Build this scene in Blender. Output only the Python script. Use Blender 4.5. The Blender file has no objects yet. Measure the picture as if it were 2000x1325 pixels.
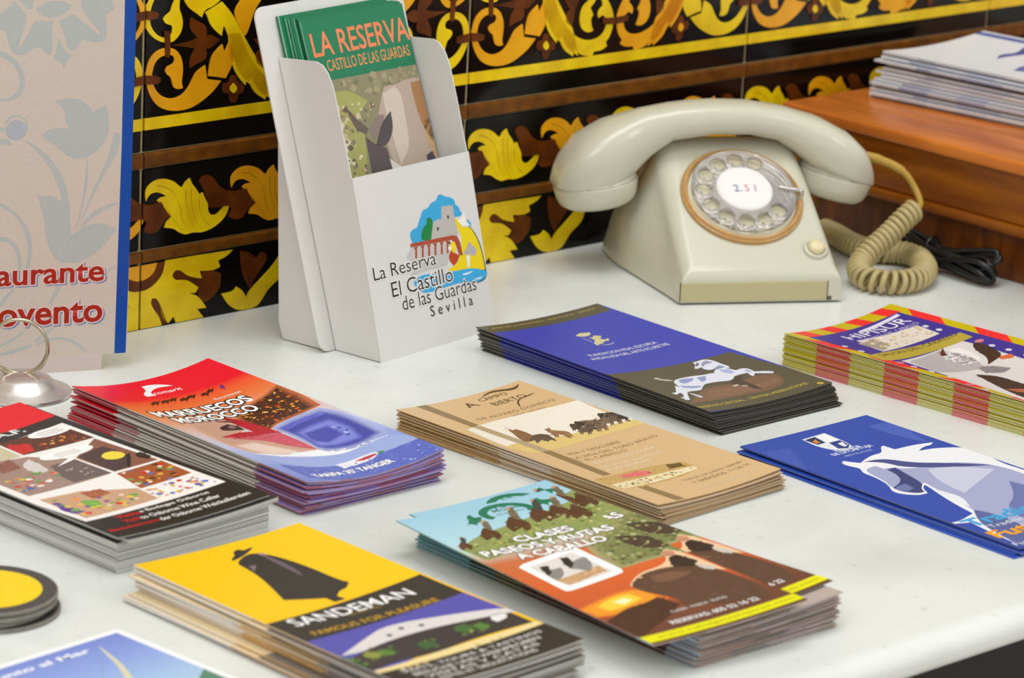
import bpy, bmesh, math, random
from mathutils import Vector, Matrix
from mathutils.geometry import tessellate_polygon

# ------------------------------------------------------------------ camera, world, lights, exposure
scene = bpy.context.scene
COL = scene.collection
cam_data = bpy.data.cameras.new('camera')
cam_data.sensor_width = 36.0
cam_data.lens = 6842.5 / 2000 * 36.0
cam_data.clip_start = 0.05
cam_data.dof.use_dof = True
cam_data.dof.focus_distance = 2.07
cam_data.dof.aperture_fstop = 13.0
cam = bpy.data.objects.new('camera', cam_data)
COL.objects.link(cam)
_r = Vector((0.73426157, -0.67713684, 0.04843182))
_u = Vector((0.15461525, 0.23627277, 0.95930668))
_f = Vector((0.66102501, 0.69689373, -0.2781817))
cam.matrix_world = Matrix(((_r.x, _u.x, -_f.x, -1.2), (_r.y, _u.y, -_f.y, -1.70333), (_r.z, _u.z, -_f.z, 0.62157), (0, 0, 0, 1)))
scene.camera = cam

world = bpy.data.worlds.new('room_light')
scene.world = world
world.use_nodes = True
_bg = world.node_tree.nodes['Background']
_bg.inputs[0].default_value = (1.0, 0.965, 0.89, 1)
_bg.inputs[1].default_value = 0.74

def area(name, loc, target, sx, sy, power, color):
    d = bpy.data.lights.new(name, 'AREA')
    d.shape = 'RECTANGLE'; d.size = sx; d.size_y = sy; d.energy = power; d.color = color
    o = bpy.data.objects.new(name, d)
    COL.objects.link(o)
    o.location = loc
    o.rotation_euler = (Vector(target) - Vector(loc)).to_track_quat('-Z', 'Y').to_euler()
    return o
area('ceiling_light', (0.1, -0.36, 2.3), (0.1, -0.22, 0), 1.6, 0.8, 21, (0.97, 0.985, 1.0))
area('window_light', (-1.5, -0.9, 1.9), (0.0, -0.1, 0), 1.0, 1.3, 16, (0.95, 0.98, 1.0))
area('front_fill_light', (1.2, -2.6, 1.9), (0.3, -0.2, 0), 0.7, 1.2, 12, (0.92, 0.95, 1.0))  # unseen fill lamp, added in front to brighten upright surfaces

vs = scene.view_settings
vs.view_transform = 'Standard'
vs.look = 'None'
vs.exposure = 0.0
vs.gamma = 1.0
vs.use_curve_mapping = False

# printed artwork, millimetres on each sheet
ART={
'red':[
('g','P',0,[(0,'ea0a30'),(34,'e8122e'),(44,'ea5a32'),(62,'e67a44'),(85,'dfa07c'),(110,'d8c4c4'),(135,'c4c8e4'),(155,'a6b4e2'),(180,'8496d6'),(210,'7484cc')],0,[0,0,100,0,100,210,0,210]),
('f','P',1,'4a2a1e','c06a40',[49.8,88.3,68.4,76.3,83.4,72.2,99.2,65.6,98.1,85.2,95.1,106.7,79.9,107.3,64,108.6,52.8,115.1,48.9,105.7]),
('s','P',2.2,['d9752a','b4461c','e8a03c','8a3818','f0c070','6a2c18','3a1c14'],130,1.9,[51.7,89.6,67,79.6,96.5,68.9,96.5,85.3,94.5,105.7,65,107.3,53.9,113.7]),
('f','P',1,'c99f8a','dcb09a',[16.2,81.5,42.5,79.2,35.4,111.6,43.1,128.7,52.9,139.6,51.5,160.4,31.6,160,15.5,153.6,8.5,135.8,11.5,105.5]),
('f','P',2,'e6ccc0','cfa894',[11.6,133.9,28.4,130.8,33.9,141.7,41.9,156.3,29.1,157.8,17,151.7]),
('p','P',3,'3e2830',1,[28.7,99.2,38.5,95.2,42,100.6,40.8,107.5,33.3,107.1,27.7,105]),
('p','P',3,'7a5048',1,[35.3,88.3,45,88.9,45.5,95.5,39.5,92.1]),
('p','P',4,'8a6a6a',1,[35.4,99.1,39.5,99.3,39,103.5,34.3,104]),
('p','P',3,'b81c30',1,[43.5,78.8,50.3,93.1,53.9,113.7,54.3,123.9,44.1,120.4,27.8,121,16.9,116.6,32.7,111.3,42.3,113.7,42.3,99.4]),
('p','P',3,'c65060',1,[16.9,116.6,42.6,120.5,53.8,124.4,53.8,140.3,51.7,158.4,42.1,145.6,37.6,130.2,25.5,123.8]),
('f','P',2,'4046a4','a4aede',[56.6,116.8,72.7,110.5,92.1,112.1,96.4,124.6,96,144.4,93.8,165.8,74,169.9,56.4,165,53.3,158.2,56.9,138.4]),
('f','P',3,'7a84d6','5058b8',[61.3,129.6,73.1,125.9,86.8,127.2,88.2,144.8,81.7,161.1,64.6,160.3,56,155.1]),
('f','P',4,'4248aa','6a72cc',[63.6,132.9,80.4,133.2,79.6,149.7,64.1,154.1,58.8,146.5]),
('p','P',4,'5a60c4',1,[58.3,117.3,71.4,113.8,89.6,115,92.7,120.2,73.6,118.3,59.6,122.8]),
('s','P',5,['b8c0f0','7078cc','3a3e94'],14,2,[81.5,131.8,88.2,135.9,80.4,157.4,73.6,158.4]),
('p','P',2,'eef0f6',1,[10.5,151,40.6,157.8,52.6,159,59.4,166.5,79.1,169.1,94,170.6,86,173,71.2,173.3,56.4,173.6,24,160.5]),
('p','P',3,'9aabdf',1,[11.3,155.3,34.3,165.5,56.4,173.6,76.1,170.8,94.3,170.3,100.7,180.7,100.1,189.1,73.9,187,35.7,189.4,11.2,174.3]),
('p','P',4,'5a6ac0',1,[10.5,175.1,36.2,188.8,74.5,186.3,100.6,188.5,97.8,210.9,92.3,209.6,54.5,209.3,25,210.2,9.6,201.6]),
('s','P',5,['8090dc','4a58ac','a0b0ec'],90,1.3,[12.2,176.5,35.7,189.4,73.9,187,98.1,189.7,96.8,209.5,55.6,208.2,27.2,207.6,11.6,199.3]),
('p','P',6,'e8eaf4',1,[41.4,185.9,49.2,185.3,69.3,182.2,74.5,184.6,68.7,188.9,62.1,191.3,42.6,192.9]),
('p','P',7,'c02838',1,[55.2,186.7,67.3,184.6,72.4,185.4,66.9,188.4,57.8,188.8]),
('p','P',7,'2a8a5a',1,[73,183.9,78.3,185.4,73,188.1]),
('p','E',2,'f4f0f2',1,[42.5,10.2,49,9.4,55.2,12.8,59.5,18.7,54.3,17.8,49.5,16.4,43.5,19.3,38.6,23.8,38.9,29.2,32.4,29.1,32.7,24.5,40.5,17.7]),
('t','E',2,'f4eef0','comarit',39.5,60.1,27.7,4.6,.01,None,.05,.25),
('p','P',3,'4a2016',0,[23.1,44,27.4,40.5,29.7,39.4,30,40.9,32.3,39.4,33.8,39.1,31.3,41.8,25.4,48.3,27.3,44.7,24.5,45.3,21.7,48.3,23.6,45.1]),
('p','P',3,'4a2016',0,[31.3,42.7,35.3,39.7,37.4,38.8,37.7,40.3,39.9,39,41.2,38.8,38.9,41.4,33.4,47.3,35.2,43.9,32.6,44.1,30,46.9,31.7,43.8]),
('p','P',3,'4a2016',0,[38.9,41.4,42.4,38.5,44.2,37.6,44.3,39.1,46.2,37.9,47.3,37.7,45.2,40.1,40.1,45.7,41.8,42.4,39.8,42.7,37.3,45.3,39.1,42.4]),
('p','P',3,'4a2016',0,[44.5,43.4,48.1,41,50,40.4,50.2,42,52.2,41,53.4,40.9,51.3,43.2,46.4,48.4,48,45.2,45.7,45.2,43.3,47.4,44.9,44.7]),
('p','P',3,'4a2016',0,[51.1,41.6,54.5,39.3,56.3,38.9,56.6,40.5,58.4,39.7,59.6,39.7,57.6,41.8,52.9,46.6,54.4,43.5,52.2,43.3,49.9,45.5,51.4,42.8]),
('p','P',3,'4a2016',0,[60.4,42.8,63.6,40.8,65.3,40.5,65.5,42.1,67.3,41.4,68.4,41.6,66.4,43.5,62.1,48,63.5,45,61.5,44.6,59.4,46.6,60.8,44]),
('p','P',3,'4a2016',0,[66.7,40.4,69.6,38.6,71.1,38.1,71.1,39.6,72.6,38.8,73.6,38.9,71.8,40.8,67.6,45.2,69.1,42.4,67.4,42.1,65.4,44,66.9,41.5]),
('p','P',3,'7a3070',1,[78.5,37.7,80.2,37.5,79.5,42.4,77.4,43.7,76.6,46.6,76.5,43.6,75.9,41.9]),
('t','L',8,'ffffff','MARRUECOS',9,77.6,71.2,10.8,.028,'2a1618',.1,0),
('t','L',8,'ffffff','MOROCCO',13.6,71.1,85.3,10.6,.028,'2a1618',.1,0),
('t','L',8,'f6f2f4','Excursiones',61.7,80.4,55.9,3,.01,None,.05,0),
('t','L',8,'ffffff',"TARIFA 35' TANGER",14.5,71.2,202.1,5.6,.03,'4a3a70',.05,0),
],
'blue':[
('p','P',0,'3b44b2',0,[0,0,104,0,104,210,0,210]),
('p','B',1,'57523f',0,[-.4,-1.4,105.2,.2,100.7,16.5,-1,15.4]),
('p','P',1,'57523f',0,[-3.3,121,99.1,126.6,107.3,215.1,-8.8,208.4]),  # dark ink of band and lower panel lightened: gloss reflection in the colour
('t','L',2,'b8a45c','JEREZ DE LA FRONTERA - ANDALUCIA - ESPAÑA',7.3,96.7,8.3,3.6,.01,None,.05,0),
('t','L',2,'d0d0e4','FUNDACION REAL ESCUELA',21.4,78.2,84.5,4.2,.018,None,.05,0),
('t','L',2,'d0d0e4','ANDALUZA DEL ARTE ECUESTRE',16.3,82,91.7,4.2,.018,None,.05,0),
('t','L',6,'c8b45a','RESERVAS CENTRAL · CENTRAL RESERVATIONS',-.3,91.8,202,3.6,.01,None,.05,0),
('p','E',3,'b8a248',0,[99.9,205.8,99.5,207.1,98.4,207.9,97,207.9,95.9,207.1,95.5,205.8,95.9,204.5,97,203.7,98.4,203.7,99.5,204.5]),
('p','E',2,'d2ca9a',1,[45.6,43.3,48.9,41.8,51.9,39.9,55.5,41.5,59,42.5,55.6,46.7,50.9,48.1,46.4,46]),
('p','E',2,'cfc896',1,[50.5,50,52.4,51.9,55.9,48.8,59.5,52.1,57.7,54.7,55.2,55.2,55.1,58.9,56.7,59.5,59.6,57.9,58.6,60.8,56.3,62.7,54.2,61.8,49.8,63.8,50.6,65.3,46.8,65.2,42.7,67,43.9,61.6,48.6,58.7,50.1,55.2]),
('p','E',2,'a8a6b4',1,[57,65.8,56.2,68.3,52,69.9,47,69.1,45.1,67.4,50.7,68.2,54.8,68]),
('p','E',2,'8a8cc0',1,[46.8,47.1,46.9,50.2,46.4,59.1,44.7,60.2,45,54.4,45.9,48.8]),
('p','P',2,'7a5c48',1,[1.5,191.4,20.7,178.5,36,169.8,54.2,171.6,67.2,171.2,78.4,169.2,90.2,174.5,88.4,184.1,79.1,193.2,60,195,41.8,192.3,20.2,192.3]),
('p','P',3,'866450',1,[29.8,176,49.9,175.9,62.6,180,73.8,181.4,83.8,180,84.7,185.7,64.2,190.9,40.7,189.3,23.8,187]),
('p','P',4,'4a3e34',1,[66.3,163.6,71.8,164.9,65.3,172.2,65.9,180,64,190.3,59.6,188,61.3,177.8,55.4,173.6,57,168.6]),
('p','P',5,'dfe2f2',1,[28.4,149.4,35.9,146.8,46.3,147.3,54.4,149.3,62.3,149.8,65.6,153.2,68,162,63.6,166,58.5,167.2,52.8,164.5,45.2,163.8,40.4,164,32.6,170.2,26.1,168.8,23,163.4,24.2,156.4]),
('p','P',5,'dfe2f2',1,[67.4,126.6,70,127.3,74.3,126.4,78.2,127.6,79.9,132.7,79,139.6,79.4,146.2,77.1,148.9,72.9,145.9,68.9,144.8,64.3,144.4,62.7,140.7,64.4,137.3,60.1,138.3,58.8,136.7,64.5,131.9]),
('p','P',6,'dfe2f2',1,[64.1,148,72.1,144.1,75.7,148.2,76.9,154.7,82.6,154.1,85.2,157.5,83.8,163.8,89.3,166.9,92.5,171.7,90,173.7,85.2,169.3,81.7,166.2,77.4,169.5,76.5,167.8,79,162.7,72.1,162,67.3,162.7,64.8,155.8,62.3,151.5]),
('p','P',6,'dfe2f2',1,[22,157.7,23.6,162.8,27.3,167.5,34.2,168.8,30.2,172.6,22.9,171.2,18.6,171.6,13.7,177.6,7.4,185.6,5,185.1,6.5,178.3,8.9,179.2,13.4,173.3,13.3,170.9,8.2,173.5,7.6,169.3,11.9,169.4,16,164.6]),
('p','P',6,'d0d0dc',1,[18.2,173,19.8,175.2,20.8,182.8,17.6,185,17.5,178.4]),
('p','P',4,'b8b8b0',1,[20.8,139.9,24.9,138.5,24.9,142.8,29,146.3,28.8,149.6,25.9,148.6,22.4,144.5]),
('p','P',6,'c8c0b8',1,[53.3,175.3,57.6,174.9,56.7,177.6,52.5,177.6]),
('p','P',6,'b0a89c',1,[58,178.6,61.6,179.9,59.9,181.7,56.6,180.5]),
('p','P',6.5,'8f9acb',1,[32.5,149.8,38.1,148.8,44.4,151,39.6,155,31,157,29.8,154]),
('p','P',6.5,'8f9acb',1,[46.5,151.3,54,151.4,47.7,158.8,43.1,159.5]),
('p','P',6.5,'8f9acb',1,[25.6,158.3,28.5,162.1,35.7,164.9,35.6,167.2,28,166.9,24,162.5]),
('p','P',7,'9296b4',1,[68.7,132.6,73.1,129.8,75.7,129.3,77.4,134.5,73.8,134.6,70.8,134.2,65.2,137.4]),
('p','P',7,'9296b4',1,[68.4,143.7,76.1,141,76.5,145.8,68.9,146.6]),
('p','P',7,'aab4de',1,[69.4,147.6,74.6,150.2,73.8,157.2,69.9,157.4,67.7,152.9]),
('p','P',7,'a6aed2',1,[80.4,157.1,83.4,159.3,81.7,164.4,79.8,161.1]),
('p','P',5.5,'6a4a60',1,[56.9,142,61.4,141.7,56.8,146.4,53.3,146]),
('p','P',7,'6e6680',1,[65.7,130.4,69.1,129.1,68.3,131.8,64.1,134.2,62.4,134.2]),
],
'tan':[
('p','P',0,'d6b588',0,[0,0,100,0,100,210,0,210]),
('p','B',1,'8f7650',0,[15.9,-2.5,24,-3.8,21.8,48.1,15.3,48.1]),
('p','P',2,'efe8da',1,[8.7,50.7,30.9,44.6,67.4,44.8,100.3,49.2,98.7,61.1,96.4,83.4,101.9,99.8,63.9,98.8,26.4,103,10.6,102.5,3.2,86.9]),
('p','P',3,'dfc47e',1,[2.2,87.8,19.1,83.8,41.5,87.8,72.4,90.4,99.7,95.2,101.8,104.7,61.2,101.4,29.6,104.8,8.1,105]),
('p','B',4,'b4a080',0,[15.3,48.1,21.8,48.1,22.5,105.4,15.9,105]),
('p','B',1,'8f7650',0,[15.9,105,22.5,105.4,19.9,155.6,13.3,155.7]),
('p','B',1,'8f7650',0,[14.9,180.1,21.6,179.9,23,208.7,15.8,208.9]),
('t','E',4,'5f4a2c','A',41.8,50.7,18,7.5,.01,None,.05,0),
('t','E',4,'5f4a2c','CAMPO',56.3,78.7,13.2,4.6,0,None,.05,0),
('t','E',4,'5f4a2c','BIERTO',57.7,84.3,24.1,6,0,None,.05,0),
('p','E',4,'5f4a2c',1,[59.9,8.2,69.1,3.1,76.7,2.2,83.6,5.4,89.2,6.8,95.6,4.1,90.4,9,84.8,9.6,79.3,6.5,72.6,4.7,66.4,5.9]),
('p','E',4,'5f4a2c',1,[92,21.7,86.3,23.7,79.4,23.7,74.3,26,69.5,31.9,66.5,36.2,69,30.4,74,24.8,79.8,22.6]),
('t','L',4,'9a7e56','DE ALVARO DOMECQ',29.3,91.8,40.4,4.2,0,None,.05,0),
('t','L',4,'b09470','JEREZ · ESPAÑA',51.4,79.2,45.2,2.2,0,None,.05,0),
('t','L',4,'a08258','VEA Y DESCUBRE',25.1,67.3,117.5,3.6,0,None,.05,0),
('t','L',4,'a08258','LA VIDA DEL TORO BRAVO',22.4,90.7,124.7,3.6,0,None,.05,0),
('t','L',4,'a08258','Y EL CABALLO',21.2,60.1,130.2,3.6,0,None,.05,0),
('t','L',4,'f0e2c8','SEE AND DISCOVER',25.5,75.6,136.9,3,0,None,.05,0),
('t','L',4,'f0e2c8','THE LIFE OF WILD BULLS',22.8,72.2,145,3,0,None,.05,0),
('t','L',4,'f0e2c8','AND HORSES',22.6,58,150.2,3,0,None,.05,0),
('p','P',2,'c4a264',1,[2.3,159.2,26.8,156.1,53.3,157.6,70.1,163.8,69,176.7,44.8,181.4,5.5,179.7,2.6,172.4]),
('p','P',3,'dc7070',1,[21.2,159.9,38.2,159.3,44,165.7,35.7,167.9,21.3,164.5]),
('p','P',3,'6a562c',1,[58.1,161,66.9,163.8,64.7,169.2,54.7,167.3]),
('p','P',3,'eadcb4',1,[3.9,170.3,41.3,169.1,68,172.1,67.6,177.2,39.3,178.7,6.1,179.1]),
('s','P',4,['c8a050','a8683a','e6c890','7a6a30'],60,1.6,[6,171.4,39.9,170.4,67.7,174.1,40.6,177.5,7.6,177.7]),
('t','L',4,'9a7e58','TODOS LOS JUEVES, VIERNES',45.3,93.4,188.2,3.2,0,None,.05,0),
('t','L',4,'9a7e58','Y SABADOS, 11:30 H.',47.3,94.2,193.9,4,0,None,.05,0),
('t','L',4,'e6d4b0','EVERY THURSDAY, FRIDAY 11:30',44.2,91.2,202.9,2.6,0,None,.05,0),
('p','P',4,'8a6446',1,[30.7,61.8,32.6,64.4,35,63.6,35.7,68.5,35.4,76.5,33.6,80.7,25.9,86.4,22.2,85.6,22.7,79.6,25.9,73.1]),
('p','P',5,'5f4f42',1,[35.1,76.9,42,78.9,43.1,82.2,40.9,90,38.5,94,37.9,89.7,33.7,91.7,33.9,87.1,26.3,90.3,28.8,85.5,23.7,86.3]),
('p','P',6,'dcd0cc',0,[33.4,60.7,33,62,32.2,62.8,31.3,62.8,30.5,62,30.2,60.7,30.5,59.4,31.3,58.6,32.2,58.6,33,59.4]),
('p','P',4,'94704e',1,[48.7,73.5,53.3,73,51.2,76.8,52.9,79.1,56.6,83.1,56.7,86.4,52.5,94.5,52.6,90.5,49.9,94.8,48.5,92.3,50.5,88,48.4,85.3,45.4,89.4,44.2,86.6,46.6,81.4,47.2,78]),
('p','P',4,'4e4038',1,[65.2,77.3,68.1,75.2,69.1,76.7,71.9,77.9,71.9,81.7,68.6,85.9,64.9,90.4,66,87.5,62.7,89.8,65.9,85.5,63.9,83.9,61,87.2,62.2,84.4,59.4,86.5,63.3,81.4]),
('p','P',4.05,'6a564a',1,[64.2,84.4,67.1,82.3,68.1,83.9,70.9,84.9,70.9,88.8,67.5,93,63.9,97.5,65,94.6,61.7,96.9,64.9,92.6,62.9,90.9,60,94.3,61.3,91.5,58.4,93.6,62.3,88.6]),
('p','P',4.1,'403430',1,[70.7,75.7,73.2,73.9,74.2,75.3,76.7,76.4,76.7,79.9,73.7,83.5,70.4,87.6,71.4,85,68.5,87.1,71.4,83.3,69.5,81.7,66.9,84.6,68,82.2,65.6,84,69.1,79.5]),
('p','P',4.15,'7c6450',1,[75.2,77.9,78.1,75.9,79,77.5,81.7,78.7,81.7,82.6,78.5,86.6,74.9,91,75.9,88.2,72.8,90.4,75.9,86.2,73.9,84.4,71.1,87.6,72.3,84.9,69.6,87,73.4,82]),
('p','P',4.2,'4e4038',1,[71.8,84.6,74.7,82.5,75.8,84.1,78.4,85.3,78.4,89.1,75.1,93.2,71.5,97.7,72.6,94.8,69.4,97,72.6,92.8,70.6,91,67.7,94.4,69,91.6,66.2,93.6,70,88.7]),
('p','P',4.25,'6a564a',1,[80.1,80.8,82.9,78.9,84,80.5,86.5,81.7,86.5,85.6,83.3,89.6,79.8,94,80.9,91.1,77.7,93.3,80.8,89.1,78.9,87.3,76.1,90.5,77.3,87.8,74.5,89.7,78.3,84.9]),
('p','P',4.3,'403430',1,[90.6,75,93,73.3,93.9,74.7,96.3,76,96.2,79.5,93.4,83,90.3,86.8,91.2,84.4,88.4,86.2,91.2,82.6,89.4,80.8,87,83.7,88,81.2,85.7,82.9,89,78.6]),
('p','P',4.35,'7c6450',1,[85,82.1,87.8,80.3,88.7,81.9,91.3,83.2,91.3,87.1,88.1,91,84.6,95.3,85.6,92.4,82.6,94.6,85.6,90.5,83.6,88.7,81,91.8,82.1,89,79.5,91.1,83.2,86.3]),
('p','P',4.4,'4e4038',1,[95,77.7,97.5,75.9,98.3,77.5,101,78.6,100.9,82.3,97.8,86.1,94.6,90.2,95.6,87.5,92.7,89.5,95.5,85.7,93.8,83.8,91.2,86.8,92.4,84.2,89.8,85.9,93.3,81.5]),
('p','P',4.45,'6a564a',1,[90.9,83.1,93.5,81.2,94.5,82.9,97.1,84.2,97.1,88.1,93.9,91.9,90.4,96.3,91.5,93.4,88.5,95.5,91.5,91.5,89.5,89.5,86.8,92.7,88,90,85.4,91.8,89.1,87.1]),
('p','P',4.5,'403430',1,[96.3,84,98.6,82.4,99.5,83.8,102,84.8,102.1,88.3,98.9,92.1,95.9,95.8,96.7,93.3,94.1,95.2,96.8,91.5,95.1,89.8,92.6,92.5,93.7,90.1,91.4,91.8,94.7,87.6]),
('p','P',4.55,'7c6450',1,[76.2,87,78.6,85.2,79.6,86.7,82,87.7,82,91.2,79.1,94.9,75.9,98.8,76.8,96.2,74,98.2,76.8,94.5,75,92.9,72.4,95.8,73.5,93.3,71.1,95.1,74.6,90.7]),
('s','P',5.2,['3a2e2a','8a705c','a88a70','2e2624','c8b49c'],70,.9,[64.1,79,75.3,75.7,93.8,74,98.4,74,100.6,87.4,91.9,91.5,66.9,93.9,62.6,87.1]),
],
'osb':[
('p','P',0,'262322',0,[0,0,104,0,104,210,0,210]),
('p','B',1,'e3061e',0,[0,0,104,0,104,32,70,36,58,34,50,40,0,44]),
('t','L',2,'e8e8e8','CAVES D.A.F.',3.4,75.6,41.7,6.5,.03,None,.05,0),
('p','P',2,'f2eeea',0,[99.2,43.9,101.4,178.5,3.5,180.6,-8.8,57.2]),
('p','P',3,'5a2a18',0,[49.5,49,95.5,46.6,96.6,75,48.6,73.1]),
('p','P',4,'c8141c',1,[51.9,54.1,62.9,59.7,60,69.4,49,72.1,48.7,63.7]),
('s','P',4,['d9812a','a84a20','e8b060','7a3018'],26,2.6,[65.2,64.2,88.5,58.9,95.6,73.9,62.9,71.9]),
('p','P',6,'f8f6f4',0,[99.5,51.4,98.6,53.4,96,55.2,92,56.6,87.1,57.3,81.9,57.3,77,56.6,73,55.2,70.4,53.4,69.5,51.4,70.4,49.3,73,47.5,77,46.2,81.9,45.5,87.1,45.5,92,46.2,96,47.5,98.6,49.3]),
('p','P',3,'c9c0a0',0,[38.1,51,47.6,50.1,46.5,74,30.7,75.5,33.5,62]),
('p','P',3,'a08478',0,[15.9,72,48.3,76.6,66,95,66,126.3,5.9,130.9,5.2,95.7]),
('p','P',4,'8a5648',1,[20.5,81,37.6,74.2,33.7,90.1,19.2,92.5]),
('p','P',4,'6a5a58',0,[48.2,96.3,65.6,95.6,66.5,125.7,40.5,126.1,41.5,114.2]),
('s','P',5,['a89a98','584a48','c8bcb8'],16,1.7,[52.9,101.4,64.3,98.3,64.2,123.8,45.1,123]),
('p','P',4,'d6cfca',1,[36.8,86.1,46.1,80.6,45.5,92.5,42.2,102.5,35.5,103.6,33.7,96.2]),
('s','P',5,['d8281c','3a6ab8','e0c030','5aa040','d88a60','c83a28','f0e8e0'],44,3,[10.3,105,23.9,98.6,34.6,99.9,45.4,98.7,44.7,110.4,24.2,119.9,5.8,128.7]),
('p','P',3,'8a5844',0,[67.4,94.6,95.6,76.2,98.4,126.7,68.7,125.5]),
('p','P',4,'4a3432',1,[69.7,93.6,91,89.1,92,110.9,82.2,123.7,69.1,124.9]),
('p','P',5,'f0d840',1,[79.7,100.8,85.8,97.9,90.1,99.9,92.2,104.6,90.4,109.3,84.5,111.5,79.4,109.1,78.1,104.7]),
('p','P',4,'34201e',1,[95.2,110.7,99.6,110.3,99.6,119.8,96,121.7,92.6,116.1]),
('p','P',5,'281c1c',0,[92.1,107.8,94.3,108.2,80.4,125.2,78.1,124.9]),
('p','P',7,'faf8f6',0,[86.9,84.9,85.8,87.1,82.6,89.1,77.9,90.5,72,91.3,65.7,91.3,59.9,90.5,55.1,89.1,51.9,87.1,50.9,84.9,51.9,82.7,55.1,80.7,59.9,79.3,65.7,78.5,72,78.5,77.9,79.3,82.6,80.7,85.8,82.7]),
('p','P',6,'f8f6f4',0,[65.8,91.7,67.9,95.2,50.2,99.9]),
('p','P',8,'a8a4a4',0,[76.5,49,92.5,49,92.5,49.7,76.5,49.7]),
('p','P',8,'a8a4a4',0,[60.9,82.5,76.9,82.5,76.9,83.2,60.9,83.2]),
('p','P',8,'a8a4a4',0,[75.5,51.4,93.5,51.4,93.5,52.1,75.5,52.1]),
('p','P',8,'a8a4a4',0,[59.9,84.9,77.9,84.9,77.9,85.6,59.9,85.6]),
('p','P',8,'a8a4a4',0,[76.5,53.8,92.5,53.8,92.5,54.5,76.5,54.5]),
('p','P',8,'a8a4a4',0,[60.9,87.3,76.9,87.3,76.9,88,60.9,88]),
('p','P',3,'a5582c',0,[67.6,128.5,98.8,129,97.7,155,61.8,155.4]),
('s','P',4,['d8281c','e8b050','4a78c0','f0e6dc','58381e','70a048'],40,2.8,[69.4,130.6,97,130,96.6,153.9,63.9,153.5]),
('s','P',4,['d8281c','3a6ac0','e6c030','58a848','6a3a90','e0a070'],40,2.6,[61.3,158.9,94.3,157.8,98.2,175.2,60.7,173.4]),
('p','P',3,'c9a080',0,[6.5,138.5,33.8,139.2,60.7,153.8,58.6,173.6,7.1,176.3]),
('p','P',4,'a8603a',1,[31.7,141.5,44.7,142.3,45,151.5,31.1,152.9]),
('s','P',5,['d8281c','6a3a98','68a840','e89a50','f0d8c0','e0c050'],44,3.4,[9,142.4,27.9,146.2,54.3,154.4,56,170.9,11.7,173]),
('p','P',5,'5a2a90',1,[8.9,149.7,12.7,157.8,12.9,168,6.9,167.1,4.4,159.8]),
('p','P',5,'78b048',1,[23.3,151.8,31.3,156.1,29.2,163.3,19.9,164.1]),
('t','L',2,'d8141c','Visita',20.7,36.6,186.2,4.4,.02,None,.05,0),
('t','L',2,'f0eeec','a Bodegas Osborne',37,84.2,186.1,4.4,.015,None,.05,0),
('t','L',2,'d8141c','Visit',19.7,30.7,193.2,4.4,.02,None,.05,0),
('t','L',2,'f0eeec','to Osborne Wine Cellar',31,85.1,193.4,4.4,.015,None,.05,0),
('t','L',2,'d8141c','Besichtigung',4.2,36.9,201.7,4.4,.02,None,.05,0),
('t','L',2,'f0eeec','der Osborne Weinkellereien',37.5,99,201.4,4.4,.015,None,.05,0),
],
'san':[
('p','P',0,'fac60a',0,[0,0,108,0,108,210,0,210]),
('p','B',1,'35302d',0,[-8.2,103.5,106.7,94.9,106.4,127.2,-2.5,132.3]),
('p','P',1,'5652ac',0,[-1.7,131.3,106.4,127.2,107.4,159.2,-11.4,186.3,-11.7,163.5]),
('p','P',2,'3c3538',1,[-6.3,163.9,35,150.6,64.1,150.3,105.7,157.7,105.3,177.9,74.2,174.5,37.5,177.7,17.2,175.5,-11.2,182.7]),
('p','P',3,'dcd6d6',1,[1.2,156.1,25.6,144.2,48.2,135,84.6,144.9,108.1,155.1,109.8,163.3,95.4,158.5,64.6,151.5,35.3,151.9,11.8,157.5]),
('p','P',4,'3a3a50',0,[41.3,147.1,41,148,40.2,148.6,39.2,148.6,38.4,148,38.1,147.1,38.4,146.1,39.2,145.5,40.2,145.5,41,146.1]),
('p','P',4,'3a3a50',0,[52.2,143.2,51.9,144.2,51.1,144.8,50.1,144.8,49.3,144.2,49,143.2,49.3,142.3,50.1,141.7,51.1,141.7,51.9,142.3]),
('p','P',4,'3a3a50',0,[62.8,146,62.5,147,61.7,147.6,60.7,147.6,59.9,147,59.6,146,59.9,145.1,60.7,144.5,61.7,144.5,62.5,145.1]),
('p','P',3,'e8e4e4',1,[96.4,157.4,103.1,160.3,100.8,165.4,92.7,166.4,91.8,162.3]),
('p','P',4,'3f6a30',0,[4.1,164.3,3.5,166.7,1.6,168.4,-.8,169.1,-3.3,168.4,-5.1,166.7,-5.8,164.3,-5.1,161.9,-3.3,160.1,-.8,159.5,1.6,160.1,3.5,161.9]),
('s','P',5,['3f6a30','2e4a28','8a9a4a'],14,1.6,[-6.1,160.3,6.8,155.6,4.9,167.8,-6.8,171]),
('p','P',4,'8a9440',0,[19.7,163.2,19.1,165.6,17.3,167.4,14.8,168,12.3,167.4,10.5,165.6,9.8,163.2,10.5,160.8,12.3,159.1,14.8,158.4,17.3,159.1,19.1,160.8]),
('s','P',5,['8a9440','2e4a28','8a9a4a'],14,1.6,[9.1,159.6,22.4,154.6,20.5,166.8,8.2,170.6]),
('p','P',4,'5a8238',0,[27.4,163.9,26.8,166,25.2,167.5,23.1,168.1,20.9,167.5,19.3,166,18.7,163.9,19.3,161.8,20.9,160.2,23.1,159.7,25.2,160.2,26.8,161.8]),
('s','P',5,['5a8238','2e4a28','8a9a4a'],14,1.6,[17.4,160.3,30.7,155.4,28.7,167.7,16.5,171.3]),
('p','P',4,'3f6238',0,[50.7,167.2,50,169.6,48.2,171.3,45.7,172,43.2,171.3,41.4,169.6,40.8,167.2,41.4,164.8,43.2,163,45.7,162.4,48.2,163,50,164.8]),
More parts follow.
